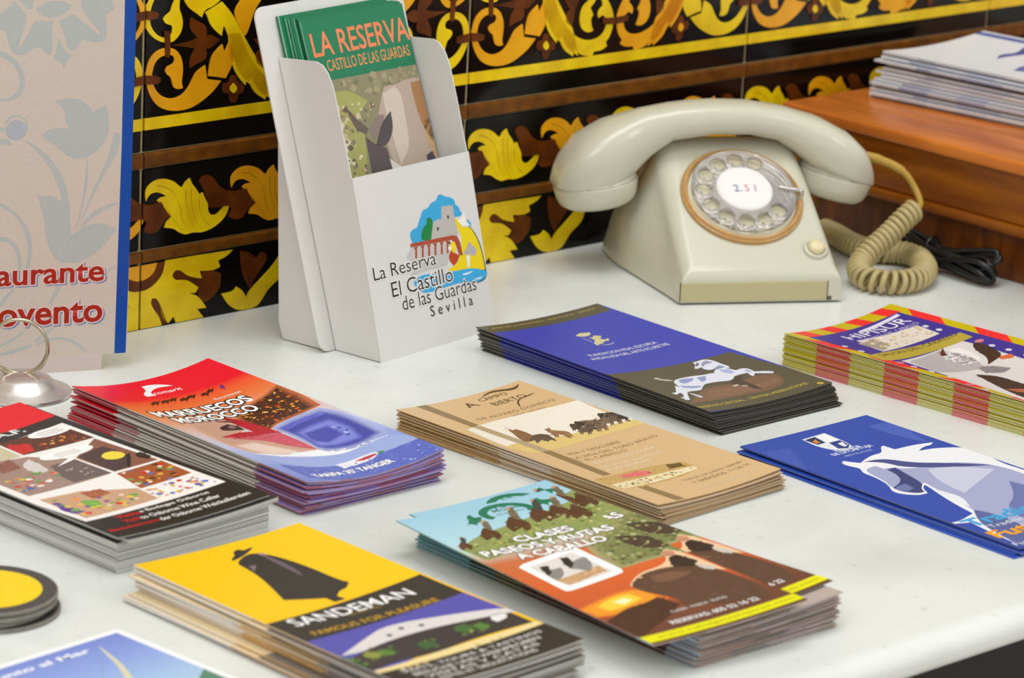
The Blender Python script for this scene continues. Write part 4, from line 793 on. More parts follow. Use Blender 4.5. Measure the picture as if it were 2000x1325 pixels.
PART = {'L': 'lettering', 'P': 'picture', 'E': 'emblem', 'B': 'colour_band'}
def make_prints(entries, w, L, place, cell=None, dz=0.018, mottle=False):
    """returns [(part name, mesh)]; place(u_mm, v_mm, lift_mm) -> local point in metres"""
    rng = random.Random(len(entries) * 7 + int(w))
    groups = {}
    for i_, e in enumerate(entries):
        groups.setdefault((e[1], i_ if e[0] == 't' else -1), []).append(e)
    res = []
    for (code, _), es in groups.items():
        bm = bmesh.new()
        il = bm.faces.layers.int.new('e')
        cols = []
        stops = set()
        def add(pts, faces, lay, c):
            cols.append(c)
            vv = [bm.verts.new((p[0], p[1], lay)) for p in pts]
            for f in faces:
                if len(set(f)) < 3:
                    continue
                try:
                    fc = bm.faces.new([vv[i] for i in f])
                    fc[il] = len(cols) - 1
                except ValueError:
                    pass
        for e in es:
            k, _, lay = e[:3]
            if k == 'p':
                pts = pairs(e[5])
                if e[4]:
                    pts = smooth_poly(pts)
                add(*tris_of(pts), lay, hexc(e[3]))
                if mottle and code == 'P' and e[4]:
                    # halftone mottling of photographs: small flecks close to the printed colour
                    xs = [q_[0] for q_ in pts]; ys = [q_[1] for q_ in pts]
                    ar = (max(xs) - min(xs)) * (max(ys) - min(ys))
                    c0 = hexc(e[3])
                    for i_ in range(int(min(160, ar / 5))):
                        q_ = (rng.uniform(min(xs), max(xs)), rng.uniform(min(ys), max(ys)))
                        if not inside(q_, pts):
                            continue
                        r = rng.uniform(.4, 1.5); a0 = rng.random() * 6; f_ = rng.uniform(.68, 1.4) if sum(c0[:3]) < 1.2 else rng.uniform(.92, 1.05)
                        add([(q_[0] + r * 1.5 * rng.uniform(.5, 1.1) * math.cos(a0 + j_ * 1.257), q_[1] + r * rng.uniform(.5, 1.) * math.sin(a0 + j_ * 1.257)) for j_ in range(5)], [(0, 1, 2, 3, 4)], lay + .25 + i_ * .002, tuple(min(.95, x_ * f_ + rng.uniform(0, .012)) for x_ in c0[:3]) + (1,))
            elif k == 'f':
                # soft-edged patch of a photograph: nested outlines stepping from the outer to the inner colour
                pts = smooth_poly(pairs(e[5]))
                cx_ = sum(q_[0] for q_ in pts) / len(pts); cy_ = sum(q_[1] for q_ in pts) / len(pts)
                ci, co = hexc(e[3]), hexc(e[4])
                for i_ in range(7):
                    g_ = i_ / 6; k_ = 1.08 - .26 * g_
                    c_ = tuple(co[m_] + (ci[m_] - co[m_]) * (g_ * g_ * (3 - 2 * g_)) for m_ in range(4))
                    add(*tris_of([(cx_ + (q_[0] - cx_) * k_, cy_ + (q_[1] - cy_) * k_) for q_ in pts]), lay + i_ * .12, c_)
            elif k == 'g':
                st = [(s[0], hexc(s[1])) for s in e[3]]
                for s in st:
                    stops.add(s[0])
                add(*tris_of(pairs(e[5])), lay, st)
            elif k == 's':
                poly = pairs(e[6]); pal = e[3]
                xs = [p[0] for p in poly]; ys = [p[1] for p in poly]
                made = 0; tries = 0
                while made < e[4] and tries < e[4] * 12:
                    tries += 1
                    p = (rng.uniform(min(xs), max(xs)), rng.uniform(min(ys), max(ys)))
                    if not inside(p, poly):
                        continue
                    made += 1
                    r = e[5] * rng.uniform(.3, 1); a0 = rng.random() * 6
                    q = [(p[0] + r * rng.uniform(.6, 1.1) * math.cos(a0 + i * 1.047), p[1] + r * rng.uniform(.5, .9) * math.sin(a0 + i * 1.047)) for i in range(6)]
                    add(q, [tuple(range(6))], lay + made * 0.02, hexc(rng.choice(pal)))
            elif k == 't':
                _, _, lay, col, s, u0, u1, v, h, bold, ol, olw, sh = e
                base = text_mesh(s, 0.0, sh)
                x0 = min(p[0] for p in base[0]); x1 = max(p[0] for p in base[0])
                y0 = min(p[1] for p in base[0]); y1 = max(p[1] for p in base[0])
                def mp(ps):
                    return [(u0 + (p[0] - x0) / (x1 - x0) * (u1 - u0), v - (p[1] - y0) / (y1 - y0) * h) for p in ps]
                if ol:
                    tm = text_mesh(s, olw, sh)
                    add(mp(tm[0]), tm[1], lay - .5, hexc(ol))
                tm = text_mesh(s, bold, sh)
                add(mp(tm[0]), tm[1], lay, hexc(col))
        def cut(co, no, clear=False):
            g = list(bm.verts) + list(bm.edges) + list(bm.faces)
            bmesh.ops.bisect_plane(bm, geom=g, dist=1e-5, plane_co=co, plane_no=no, clear_outer=clear)
        cut((0, 0, 0), (-1, 0, 0), True); cut((w, 0, 0), (1, 0, 0), True)
        cut((0, 0, 0), (0, -1, 0), True); cut((0, L, 0), (0, 1, 0), True)
        for s in stops:
            cut((0, s, 0), (0, 1, 0))
        if cell:
            for i in range(1, cell[0]):
                cut((w * i / cell[0], 0, 0), (1, 0, 0))
            for i in range(1, cell[1]):
                cut((0, L * i / cell[1], 0), (0, 1, 0))
        cl = bm.loops.layers.float_color.new('Col')
        for f in bm.faces:
            c = cols[f[il]]
            f.smooth = True
            for lp in f.loops:
                q = c
                if isinstance(c, list):
                    v = lp.vert.co.y
                    q = c[0][1]
                    for (a, ca), (b, cb) in zip(c, c[1:]):
                        if v >= a:
                            t = min(1, (v - a) / (b - a))
                            q = tuple(ca[i] + (cb[i] - ca[i]) * t for i in range(4))
                lp[cl] = q
        for v in bm.verts:
            v.co = place(v.co.x, v.co.y, 0.03 + v.co.z * dz)
        bm.normal_update()
        out = place(w / 2, L / 2, 1) - place(w / 2, L / 2, 0)
        bmesh.ops.reverse_faces(bm, faces=[f for f in bm.faces if f.normal.dot(out) < 0])
        me = bpy.data.meshes.new(PART[code])
        bm.to_mesh(me)
        bm.free()
        me.materials.append(INK)
        res.append((PART[code], me))
    return res
# ------------------------------------------------------------------ setting: tiled wall, marble counter
TX0, TW = 0.0905, 0.2719
M_black = mat('black_glaze', '080607', rough=0.14, spec=0.28, coat=0.0, scale=30, var=0.4, bump=0.12)
M_Y = mat('yellow_glaze', 'f6d60a', rough=0.25, spec=0.4, coat=0.1, scale=45, col2='e4bc06', bump=0.08)
M_O = mat('orange_glaze', 'f2ae10', rough=0.25, spec=0.4, coat=0.1, scale=45, col2='e8a00a', bump=0.08)
M_N = mat('brown_glaze', '6e360c', rough=0.28, spec=0.25, coat=0.0, scale=60, col2='4e2406', bump=0.1)
M_strip = mat('brown_moulding_glaze', '7a4a10', rough=0.35, spec=0.22, coat=0.0, scale=70, col2='5c340a', bump=0.12)
M_grout = mat('grout', 'a89a78', rough=0.85, spec=0.1, scale=200, col2='9a8a66', bump=0.4)
wall = structure(box('wall_back', -1.2, 2.2, 0.0009, 0.10, -0.8, 1.6, M_grout))

def clip_x(pts, a, b):
    for lim, sgn in ((a, 1), (b, -1)):
        out = []
        for i in range(len(pts)):
            p, q = pts[i - 1], pts[i]
            ip = sgn * (p[0] - lim) >= 0; iq = sgn * (q[0] - lim) >= 0
            if ip != iq:
                t = (lim - p[0]) / (q[0] - p[0])
                out.append((lim, p[1] + (q[1] - p[1]) * t))
            if iq:
                out.append(q)
        pts = out
        if len(pts) < 3:
            return None
    return pts

def clip_z(pts, a, b):
    r = clip_x([(p[1], p[0]) for p in pts], a, b)
    return [(p[1], p[0]) for p in r] if r else None

def relief(name, pts, lift):
    """a raised piece of glaze: flat face with a sloping rim"""
    n = len(pts)
    area2 = sum(pts[i - 1][0] * pts[i][1] - pts[i][0] * pts[i - 1][1] for i in range(n))
    if area2 < 0:
        pts = pts[::-1]
    V = [(p[0] / 1000, -lift, p[1] / 1000) for p in pts] + [(p[0] / 1000, 0.0005, p[1] / 1000) for p in pts]
    F = []
    for t in tessellate_polygon([[Vector((p[0], p[1], 0)) for p in pts]]):
        if len(set(t)) == 3:
            a, b, c = t
            cr = (pts[b][0] - pts[a][0]) * (pts[c][1] - pts[a][1]) - (pts[c][0] - pts[a][0]) * (pts[b][1] - pts[a][1])
            F.append((a, b, c) if cr > 0 else (a, c, b))
    for i in range(n):
        j = (i + 1) % n
        F.append((i, i + n, j + n, j))
    return mesh(name, V, F)

SWAP = {'Y': 'O', 'O': 'Y', 'N': 'N', 'V': 'V'}
M_V = mat('amber_vein_glaze', '947204', rough=.25, spec=.4, coat=.1)
GL = {'Y': M_Y, 'O': M_O, 'N': M_N, 'V': M_V}
def row_pieces(key, mode):
    out = []
    W = TW * 1000
    zr = {'row1': (115.6, 252), 'row2': (52, 103.6), 'row3': (0.5, 42.8)}[key]
    for e in ART[key]:
        name, lay, c, sm, fl = e[1], e[2], e[3], e[4], e[5]
        pts = smooth_poly(pairs(fl))
        if key == 'row1':
            a = clip_x(pts, 0.8, W / 2 - 0.4)
            b = clip_x([(W - p[0], p[1]) for p in pts], W / 2 + 0.4, W - 0.8)
            todo = [(a, c), (b, SWAP[c])]
        elif key == 'row2':
            todo = [(clip_x([(p[0] + k * W / 4, p[1]) for p in pts], 0.8, W - .8), c if k % 2 == 0 else SWAP[c]) for k in range(-2, 5)]
        else:
            a = clip_x(pts, 0.8, W / 2 - 0.4)
            b = clip_x([(W - p[0], p[1]) for p in pts], W / 2 + 0.4, W - 0.8)
            todo = [(a, c), (b, c)]
        for q, cc in todo:
            if q:
                q = clip_z(q, *zr)
            if q and len(q) > 2:
                me = relief(name, q, 0.0008 + 0.0007 * lay if cc != 'V' else .00092)
                me.materials.append(GL[cc])
                out.append((name, me))
    return out

def tile_mesh(z0, z1, name):
    g = 0.0008
    bm = bmesh.new()
    bmesh.ops.create_cube(bm, size=1.0)
    for v in bm.verts:
        v.co = Vector((g + (v.co.x + .5) * (TW - 2 * g), (v.co.y + .5) * 0.006, z0 + (v.co.z + .5) * (z1 - z0)))
    bmesh.ops.bevel(bm, geom=list(bm.edges), offset=0.0007, segments=2, affect='EDGES')
    me = bpy.data.meshes.new(name)
    bm.to_mesh(me); bm.free()
    return me
rows = [('tile', .1152, .2525, 'row1'), ('border_tile', .0516, .1042, 'row2'), ('tile', -.02, .0432, 'row3')]
for nm, z0, z1, key in rows:
    tm = tile_mesh(z0, z1, nm)
    tm.materials.append(M_black)
    pcs = row_pieces(key, 0)
    if key == 'row1':
        sb = bmesh.new()
        bmesh.ops.create_cube(sb, size=1.0)
        for v in sb.verts:
            v.co = Vector((0.0008 + (v.co.x + .5) * (TW - .0016), -0.0012 + (v.co.y + .5) * 0.002, .1293 + (v.co.z + .5) * .0074))
        sm_ = bpy.data.meshes.new('stripe'); sb.to_mesh(sm_); sb.free()
        sm_.materials.append(M_Y)
        pcs.append(('stripe', sm_))
    for j in range(-2, 5):
        t = link(nm, tm, wall)
        t.location = (TX0 + j * TW, 0, 0)
        if -1 <= j <= 3:
            for pn, pm in pcs:
                link(pn, pm, t)
# rounded brown moulding strips between the rows, one piece per tile width
def strip_mesh(z0, z1):
    zc, h = (z0 + z1) / 2, (z1 - z0) / 2 - .0007
    sec = []
    for x in (0.0005, TW - .0005):
        sec.append([(x, 0.002, zc - h)] + [(x, -0.0022 * min(1, 1.7 * math.cos(a)), zc + h * math.sin(a)) for a in [R(-90 + 18 * i) for i in range(11)]] + [(x, 0.002, zc + h)])
    return mesh('moulding', *loft(sec), smooth=50)
for z0, z1 in ((.1042, .1152), (.0432, .0516)):
    sm_ = strip_mesh(z0, z1)
    sm_.materials.append(M_strip)
    for j in range(-2, 5):
        o = link('moulding', sm_, wall)
        o.location = (TX0 + j * TW, 0, 0)

# marble counter
def marble():
    m = bpy.data.materials.new('white_marble')
    m.use_nodes = True
    nt = m.node_tree
    b = nt.nodes['Principled BSDF']
    tc = nt.nodes.new('ShaderNodeTexCoord')
    n1 = nt.nodes.new('ShaderNodeTexNoise')
    n1.inputs['Scale'].default_value = 5; n1.inputs['Detail'].default_value = 8; n1.inputs['Distortion'].default_value = 1.2
    r1 = nt.nodes.new('ShaderNodeValToRGB')
    r1.color_ramp.elements[0].position = .3; r1.color_ramp.elements[0].color = hexc('cfd3cf')
    r1.color_ramp.elements[1].position = .62; r1.color_ramp.elements[1].color = hexc('e2e5e2')
    n2 = nt.nodes.new('ShaderNodeTexNoise')
    n2.inputs['Scale'].default_value = 120; n2.inputs['Detail'].default_value = 3
    r2 = nt.nodes.new('ShaderNodeValToRGB')
    r2.color_ramp.elements[0].position = .26; r2.color_ramp.elements[0].color = (.86, .86, .84, 1)
    r2.color_ramp.elements[1].position = .36; r2.color_ramp.elements[1].color = (1, 1, 1, 1)
    mx = nt.nodes.new('ShaderNodeMix')
    mx.data_type = 'RGBA'; mx.blend_type = 'MULTIPLY'; mx.inputs[0].default_value = 1
    nt.links.new(tc.outputs['Object'], n1.inputs[0]); nt.links.new(tc.outputs['Object'], n2.inputs[0])
    nt.links.new(n1.outputs[0], r1.inputs[0]); nt.links.new(n2.outputs[0], r2.inputs[0])
    nt.links.new(r1.outputs[0], mx.inputs[6]); nt.links.new(r2.outputs[0], mx.inputs[7])
    nt.links.new(mx.outputs[2], b.inputs['Base Color'])
    b.inputs['Roughness'].default_value = .3
    b.inputs['Specular IOR Level'].default_value = .35
    return m
M_marble = marble()
prof = [(-0.0006, 0.0), (-.648, 0.0)] + [(-.650 - .013 * math.sin(R(a)), -.010 + .010 * math.cos(R(a))) for a in range(0, 181, 12)] + [(-.0006, -.020)]
secs = [[(x, y, z) for (y, z) in prof] for x in (-1.15, 2.1)]
counter = thing('counter', 'white marble topped counter standing against the tiled wall', 'counter', (0, -.33, -.8))
slab = obj('marble_top', *loft(secs), M_marble, counter, smooth=40)
slab.location = (0, .33, .8)
fix_normals(slab)
M_dark = mat('dark_wood_base', '17110c', rough=.5, spec=.3, scale=20, stretch=(8, 1, 1))
o = box('counter_base', -1.1, 2.05, -.615, -.002, -.8, -.0202, M_dark, counter, bevel=.003)
o.location = (0, .33, .8)

# ------------------------------------------------------------------ leaflets
def height(A, B, C, w, L):
    return lambda u, v: A * (2 * u / w - 1) ** 2 + B * (v / L) ** 3 + C * (u / w) * (v / L) ** 2

PU, PV = 12, 16
def leaf_mesh(w, L, t, hf, side, front, top, NU=8, NV=10, name='leaflet'):
    """bent folded sheet; side(v_fraction)->rgba for the long edges"""
    V = []; F = []; C = []
    def idx(k, i, j):
        return k * (NU + 1) * (NV + 1) + j * (NU + 1) + i
    for k in (0, 1):
        for j in range(NV + 1):
            for i in range(NU + 1):
                u = w * i / NU; v = L * j / NV
                V.append((u - w / 2, L / 2 - v, hf(u, v) + k * t))
    for j in range(NV):
        for i in range(NU):
            F.append((idx(1, i, j), idx(1, i, j + 1), idx(1, i + 1, j + 1), idx(1, i + 1, j))); C.append(top((j + .5) / NV))
            F.append((idx(0, i, j), idx(0, i + 1, j), idx(0, i + 1, j + 1), idx(0, i, j + 1))); C.append((.7, .7, .68, 1))
    for j in range(NV):
        F.append((idx(0, 0, j), idx(0, 0, j + 1), idx(1, 0, j + 1), idx(1, 0, j))); C.append(side((j + .5) / NV))
        F.append((idx(0, NU, j), idx(1, NU, j), idx(1, NU, j + 1), idx(0, NU, j + 1))); C.append(side((j + .5) / NV))
    for i in range(NU):
        F.append((idx(0, i, NV), idx(0, i + 1, NV), idx(1, i + 1, NV), idx(1, i, NV))); C.append(front((i + .5) / NU))
        F.append((idx(0, i, 0), idx(1, i, 0), idx(1, i + 1, 0), idx(0, i + 1, 0))); C.append(side(0.02))
    me = mesh(name, V, F)
    ca = me.color_attributes.new('Col', 'FLOAT_COLOR', 'CORNER')
    arr = []
    for p, c in zip(me.polygons, C):
        arr += list(c) * len(p.vertices)
    ca.data.foreach_set('color', arr)
    me.polygons.foreach_set('use_smooth', [True] * len(me.polygons))
    me.set_sharp_from_angle(angle=R(40))
    me.materials.append(INK)
    return me

def zones(zs):
    cs = [(a, hexc(c)) for a, c in zs]
    def f(x, k=1.0):
        for a, c in cs:
            if x <= a:
                return tuple(min(1, q * k) for q in c[:3]) + (1,)
        return cs[-1][1]
    return f

def paper(k, c, lift):
    return tuple(q * k * (1 - lift) + .72 * lift for q in c[:3]) + (1,)

ORD = ['', '', 'second', 'third', 'fourth', 'fifth', 'sixth', 'seventh', 'eighth', 'ninth', 'tenth', 'eleventh', 'twelfth', 'thirteenth', 'fourteenth', 'fifteenth', 'sixteenth', 'seventeenth', 'eighteenth', 'nineteenth', 'twentieth']
def rank(k, n):
    d = n - k
    if k == 0:
        return 'bottommost'
    if d <= n / 2:
        return ORD[d] + ' from the top'
    return ORD[k + 1] + ' from the bottom'

def pile(key, spec, name, label_top, label_under, group, sides, fronts, tops, seed, jit=.0010, base_z=0.0, rotj=.35, art=True, second=None, steps=None, lift=(0, .3), fill=.86, nv=10, shj=.02):
    cx, cy, rt, w, L, n, t, A, B, Cc, cx0, cy0, rt0 = spec
    rng = random.Random(seed)
    side_f = zones(sides); front_f = zones(fronts); top_f = zones(tops)
    for k in range(n):
        fr = k / max(n - 1, 1)
        last = k == n - 1
        q = fr ** 1.6
        hf = height(A * q, B * q, Cc * q, w, L)
        dr_ = fr if not second else (1.0 if last else 0.0)
        x = cx0 + (cx - cx0) * dr_; y = cy0 + (cy - cy0) * dr_; r = rt0 + (rt - rt0) * dr_
        if not last:
            x += rng.gauss(0, jit); y += rng.gauss(0, jit); r += rng.gauss(0, rotj)
            if steps:
                for (a, b, dx, dy, dr) in steps:
                    if a <= k < b:
                        x += dx; y += dy; r += dr
        z = base_z + k * t + (.0016 if last and second else (.0004 if last else 0))
        kk = rng.uniform(.78, 1.08); lf = rng.uniform(*lift)
        sh = rng.uniform(-shj, shj)
        printed = art and (last or (second and k == n - 2))
        me = leaf_mesh(w, L, t * fill, hf, lambda v: paper(kk, side_f(v + sh), lf), lambda u: paper(kk, front_f((u + sh * 9 + rng.uniform(-.1, .1)) % 1), lf), lambda v: top_f(v), *((PU, PV) if printed else (8, nv)))
        if not printed:
            o = link(name, me)
            tag(o, label_under + ', ' + rank(k, n) if not last else label_top, name, group)
            o.location = (x, y, z); o.rotation_euler = (0, 0, R(r))
        else:
            lab = label_top if last else second
            if k == n - 2:
                x, y, r = .0165, -.5065, .3
                z += 0.0005
            o = thing(name, lab, name, (x, y, z), R(r), group)
            me.name = 'sheet'
            link('sheet', me, o)
            def place(u, v, lf_):
                u_ = u / 1000; v_ = v / 1000
                # bilinear inside each cell so that every printed layer follows the same facets
                a = min(max(u_ / w * PU, 0), PU); b = min(max(v_ / L * PV, 0), PV)
                i = min(int(a), PU - 1); j = min(int(b), PV - 1)
                a -= i; b -= j
                hh = lambda i_, j_: hf(w * i_ / PU, L * j_ / PV)
                h = (hh(i, j) * (1 - a) + hh(i + 1, j) * a) * (1 - b) + (hh(i, j + 1) * (1 - a) + hh(i + 1, j + 1) * a) * b
                return Vector((u_ - w / 2, L / 2 - v_, h + t * fill + lf_ / 1000))
            for pn, pm in make_prints(ART[key], w * 1000, L * 1000, place, (PU, PV), 0.02, key in ('red', 'tan', 'green', 'hip', 'osb')):
                link(pn, pm, o)

W1 = [(1, 'd8d6d0')]
pile('red', SHEETS['red'], 'leaflet', 'red and orange Morocco ferry leaflet with a veiled face, topmost of its pile', 'red edged Morocco leaflet in the pile under the veiled face', 'red Morocco leaflets in a pile',
     [(.25, 'a8142c'), (.82, 'cfc8bb'), (1, '9c2a48')], [(.2, 'a83a5c'), (.5, '9a78b8'), (.7, 'b04a60'), (1, '8a70b4')], [(.2, 'd8102c'), (.8, 'cabfb8'), (1, '9a86c0')], 11, rotj=.5)
pile('blue', SHEETS['blue'], 'leaflet', 'royal blue and black equestrian school leaflet with a leaping white horse, topmost of its pile', 'dark blue edged leaflet under the leaping white horse cover', 'blue equestrian school leaflets in a pile',
     [(.11, '4a4640'), (.57, '20268c'), (1, '3c382f')], [(1, '45423b')], [(.1, '443f34'), (.57, '2630a0'), (1, '3a342c')], 12, jit=.0007, rotj=.25, lift=(0, .12))
pile('tan', SHEETS['tan'], 'leaflet', 'tan bull ranch leaflet with a cattle herd photograph, topmost of its pile', 'tan leaflet in the pile under the cattle herd cover', 'tan bull ranch leaflets in a pile',
     [(.36, 'b98f4c'), (.62, 'd6c6b0'), (.9, 'c8a468'), (1, 'd0b088')], [(1, 'c4a680')], [(1, 'c9a67c')], 13, rotj=.4)
pile('osb', SHEETS['osb'], 'leaflet', 'black wine cellar leaflet with a comic strip page, topmost of its tall pile', 'white edged leaflet in the pile under the comic strip', 'comic strip wine cellar leaflets in a pile',
     [(1, 'd2d1ce')], [(1, 'd6d6d2')], [(1, '2a2726')], 14, fill=.99, jit=.00022, rotj=.08, lift=(.1, .3), steps=[(31, 36, .0035, -.003, .3)])
pile('san', SHEETS['san'], 'leaflet', 'yellow leaflet with a black caped figure in a wide hat, topmost of its pile', 'pale edged leaflet in the pile under the caped figure', 'yellow caped figure leaflets in a pile',
     [(.4, 'f0e4da'), (.72, 'd9a03a'), (1, '7c6e66')], [(1, '9a9890')], [(.5, 'f2dcb4'), (1, '8a8078')], 15, jit=.0016, rotj=.6, lift=(.1, .5), steps=[(0, 4, -.003, .001, .4), (4, 8, .002, -.001, 0)])
pile('green', SHEETS['green'], 'leaflet', 'riding school leaflet with sky blue top and sunset riders, topmost of its pile', 'brown edged leaflet in the pile under the sunset riders', 'riding school leaflets in a pile',
     [(.28, '5f9a9c'), (.42, '76884a'), (.93, '5c3a2c'), (1, 'a8bcd4')], [(.25, '9a7a6c'), (.5, '6a625c'), (.75, 'b49aa0'), (1, '8a807a')], [(.22, '9ccbe2'), (.94, '6a3a2a'), (1, 'b8a8a0')], 16, jit=.0010, rotj=.35,
     second='riding school leaflet slipped to the right just under the topmost sunset riders cover')
pile('bh', SHEETS['bh'], 'leaflet', 'bright blue stud farm leaflet with a grey horse head, topmost of its thin pile', 'blue edged leaflet in the thin pile under the horse head', 'blue stud farm leaflets in a pile',
     [(.45, '1f44a4'), (1, '4a62b4')], [(1, '2a4cae')], [(1, '2a4cae')], 17, jit=.002, rotj=.4, lift=(0, .15))
_hs = [(.12, 'd0c428')]
for _i in range(8):
    _hs.append((.12 + .125 * (_i + 1), 'e23452' if _i % 2 == 0 else 'd2cc6e'))
pile('hip', SHEETS['hip'], 'magazine', 'horse magazine with red and yellow striped border, topmost of its pile', 'red and yellow edged magazine under the horse magazine cover', 'striped horse magazines in a pile',
     _hs, [(1, 'd2cc6e')], [(1, 'cab400')], 18, nv=32, shj=.004, jit=.0004, rotj=.12, lift=(0, .35))
pile('mar', SHEETS['mar'], 'leaflet', 'pale blue seaside leaflet with white border and a sail at the counter front', 'white edged leaflet just under the pale blue seaside leaflet', 'blue seaside leaflets at the front',
     [(1, 'eceef2')], [(1, 'eceef2')], [(1, 'f4f5f8')], 19, jit=.0006)
# ------------------------------------------------------------------ upright restaurant card
def slab_pts(name, o0, eu, eup, en, outline, t, m, parent, smooth=None):
    """flat board: outline in (a,b) metres along eu/eup, thickness t along -en"""
    n = len(outline)
    V = [o0 + eu * a + eup * b for a, b in outline] + [o0 + eu * a + eup * b - en * t for a, b in outline]
    F = [tuple(range(n)), tuple(range(2 * n - 1, n - 1, -1))]
    for i in range(n):
        j = (i + 1) % n
        F.append((i, i + n, j + n, j))
    ob = obj(name, V, F, m, parent, smooth)
    return fix_normals(ob)

def rounded(x0, x1, y0, y1, r, n=5):
    """outline with corner radii r=(bl,br,tr,tl)"""
    out = []
    for (cx, cy, rr, a0) in ((x0 + r[0], y0 + r[0], r[0], 180), (x1 - r[1], y0 + r[1], r[1], 270), (x1 - r[2], y1 - r[2], r[2], 0), (x0 + r[3], y1 - r[3], r[3], 90)):
        if rr <= 0:
            out.append((cx, cy)); continue
        for k in range(n + 1):
            a = R(a0 + 90 * k / n)
            out.append((cx + rr * math.cos(a), cy + rr * math.sin(a)))
    return out

M_card = mat('cream_card', 'cdc0b4', rough=.6, spec=.2, var=.03)
M_cardedge = mat('pink_cream_card', 'd2c2bc', rough=.6, spec=.2, var=.04)
sa = R(-21)
es = Vector((1, 0, 0)); bs = Vector((0, 1, 0))
ups = (Vector((0, 0, 1)) - bs * .036).normalized()
ens = es.cross(ups).normalized()
sign = thing('menu_card', 'tall cream restaurant card with blue edge stripe and grey flowers, leaning by the tiles', 'sign', (.0202, -.0564, 0), sa)
SWd, SHt = .142, .262
s0 = es * (.0155 - SWd) + ups * .0098
slab_pts('board', s0, es, ups, ens, rounded(0, SWd, 0, SHt, (0, .002, 0, 0)), .0018, M_card, sign)
slab_pts('foot', es * (-.118) + ens * .0004, es, ups, ens, [(0, 0), (.118, 0), (.118, .0104), (0, .0104)], .0016, M_cardedge, sign)
slab_pts('back_strut', es * (-.085) + bs * .0016, es, (Vector((0, 0, 1)) + bs * .02).normalized(), ens, [(0, 0), (.05, 0), (.04, .16), (.01, .16)], .0012, M_cardedge, sign)
for pn, pm in make_prints(ART['sign'], SWd * 1000, SHt * 1000, lambda u, v, l: s0 + ups * (SHt - v / 1000) + es * (u / 1000) + ens * (l / 1000), None, .02):
    link(pn, pm, sign)

# ------------------------------------------------------------------ chrome place card holder with wire ring
M_chrome = mat('brushed_chrome', 'ebe9e6', rough=.28, metal=1.0, var=.08, scale=60)
M_wire = mat('ring_wire', 'c8bca4', rough=.2, metal=1.0, var=.1)
ch = thing('card_holder', 'shiny metal place card holder with wire ring in front of the restaurant card', 'card holder', (-.0475, -.0700, 0), R(-43))
obj('base', *lathe([(.001, .0), (.0285, .0), (.0295, .001), (.0292, .0022), (.024, .0045), (.0195, .0068), (.017, .0095), (.012, .0118), (.005, .0126), (.0005, .0128)], 56), M_chrome, ch, smooth=35)
for rr, dy in ((.0172, -.0012), (.0166, .0014)):
    path = [Vector((rr * math.cos(2 * math.pi * k / 56) - .002, dy, .0285 + rr * math.sin(2 * math.pi * k / 56))) for k in range(56)]
    obj('ring', *tube(path, .0011, 8, True), M_wire, ch, smooth=60)

# ------------------------------------------------------------------ white card leaflet dispenser
M_white = mat('white_card', 'dcdad7', rough=.5, spec=.25, var=.02)
ha = R(8.9)
disp = thing('leaflet_dispenser', 'white card dispenser with a castle emblem holding green leaflets', 'leaflet holder', (.1717, -.141, 0), ha)
ex = Vector((1, 0, 0)); by = Vector((0, 1, 0)); kz = Vector((0, 0, 1))
def lean(d):
    return kz * math.cos(R(d)) + by * math.sin(R(d))
uf = lean(14.5); nf = ex.cross(uf).normalized()
ub = lean(17.3); nb = ex.cross(ub).normalized()
PW, PD = .1134, .038
slab_pts('front_panel', Vector((0, 0, 0)), ex, uf, nf, rounded(0, PW, 0, .116, (0, 0, 0, 0)), .0009, M_white, disp)
slab_pts('back_panel', by * PD - ex * .0135, ex, ub, nb, rounded(0, PW + .027, .0006, .2185, (.008, .008, .008, .008)), .0010, M_white, disp)
def side_panel(xa, xb):
    F0 = Vector((0, .0010, 0)); out = []
    top = .186
    fr = [F0 + uf * h for h in (0.0006, .06, .113)]
    # curve swinging back from the front edge to the rounded ear
    ear = [F0 + uf * h + by * d for h, d in ((.125, .0006), (.15, .0018), (.172, .0035), (.180, .0060), (.1845, .0095), (.186, .014))]
    back = [by * (PD - .0008) + ub * h for h in (.186, .12, .06, .0006)]
    pts = fr + ear + back
    n = len(pts)
    V = [p + ex * xa for p in pts] + [p + ex * xb for p in pts]
    F = [tuple(range(n)), tuple(range(2 * n - 1, n - 1, -1))] + [(i, i + n, (i + 1) % n + n, (i + 1) % n) for i in range(n)]
    ob = fix_normals(obj('side_panel', V, F, M_white, disp))
side_panel(0, .0009)
side_panel(PW - .0009, PW)
slab_pts('pocket_floor', Vector((.001, .001, .0010)), ex, by, kz, [(0, 0), (PW - .002, 0), (PW - .002, PD - .003), (0, PD - .003)], .0008, M_white, disp)
# folded support behind the back panel
for xa in (-.006, PW + .006):
    a = by * (PD + .0022) + ub * .001; b = by * (PD + .038) + kz * .0006; c = by * (PD + .0035) + ub * .150
    V = [p + ex * (xa + d) for d in (-.0005, .0005) for p in (a, b, b + by * .004 + kz * .010, c)]
    fix_normals(obj('support_wing', V, [(0, 1, 2, 3), (7, 6, 5, 4), (0, 4, 5, 1), (1, 5, 6, 2), (2, 6, 7, 3), (3, 7, 4, 0)], M_white, disp))
for pn, pm in make_prints(ART['holder'], PW * 1000, 116, lambda u, v, l: uf * (.116 - v / 1000) + ex * (u / 1000) + nf * (l / 1000), None, .02):
    link(pn, pm, disp)
NS = 13
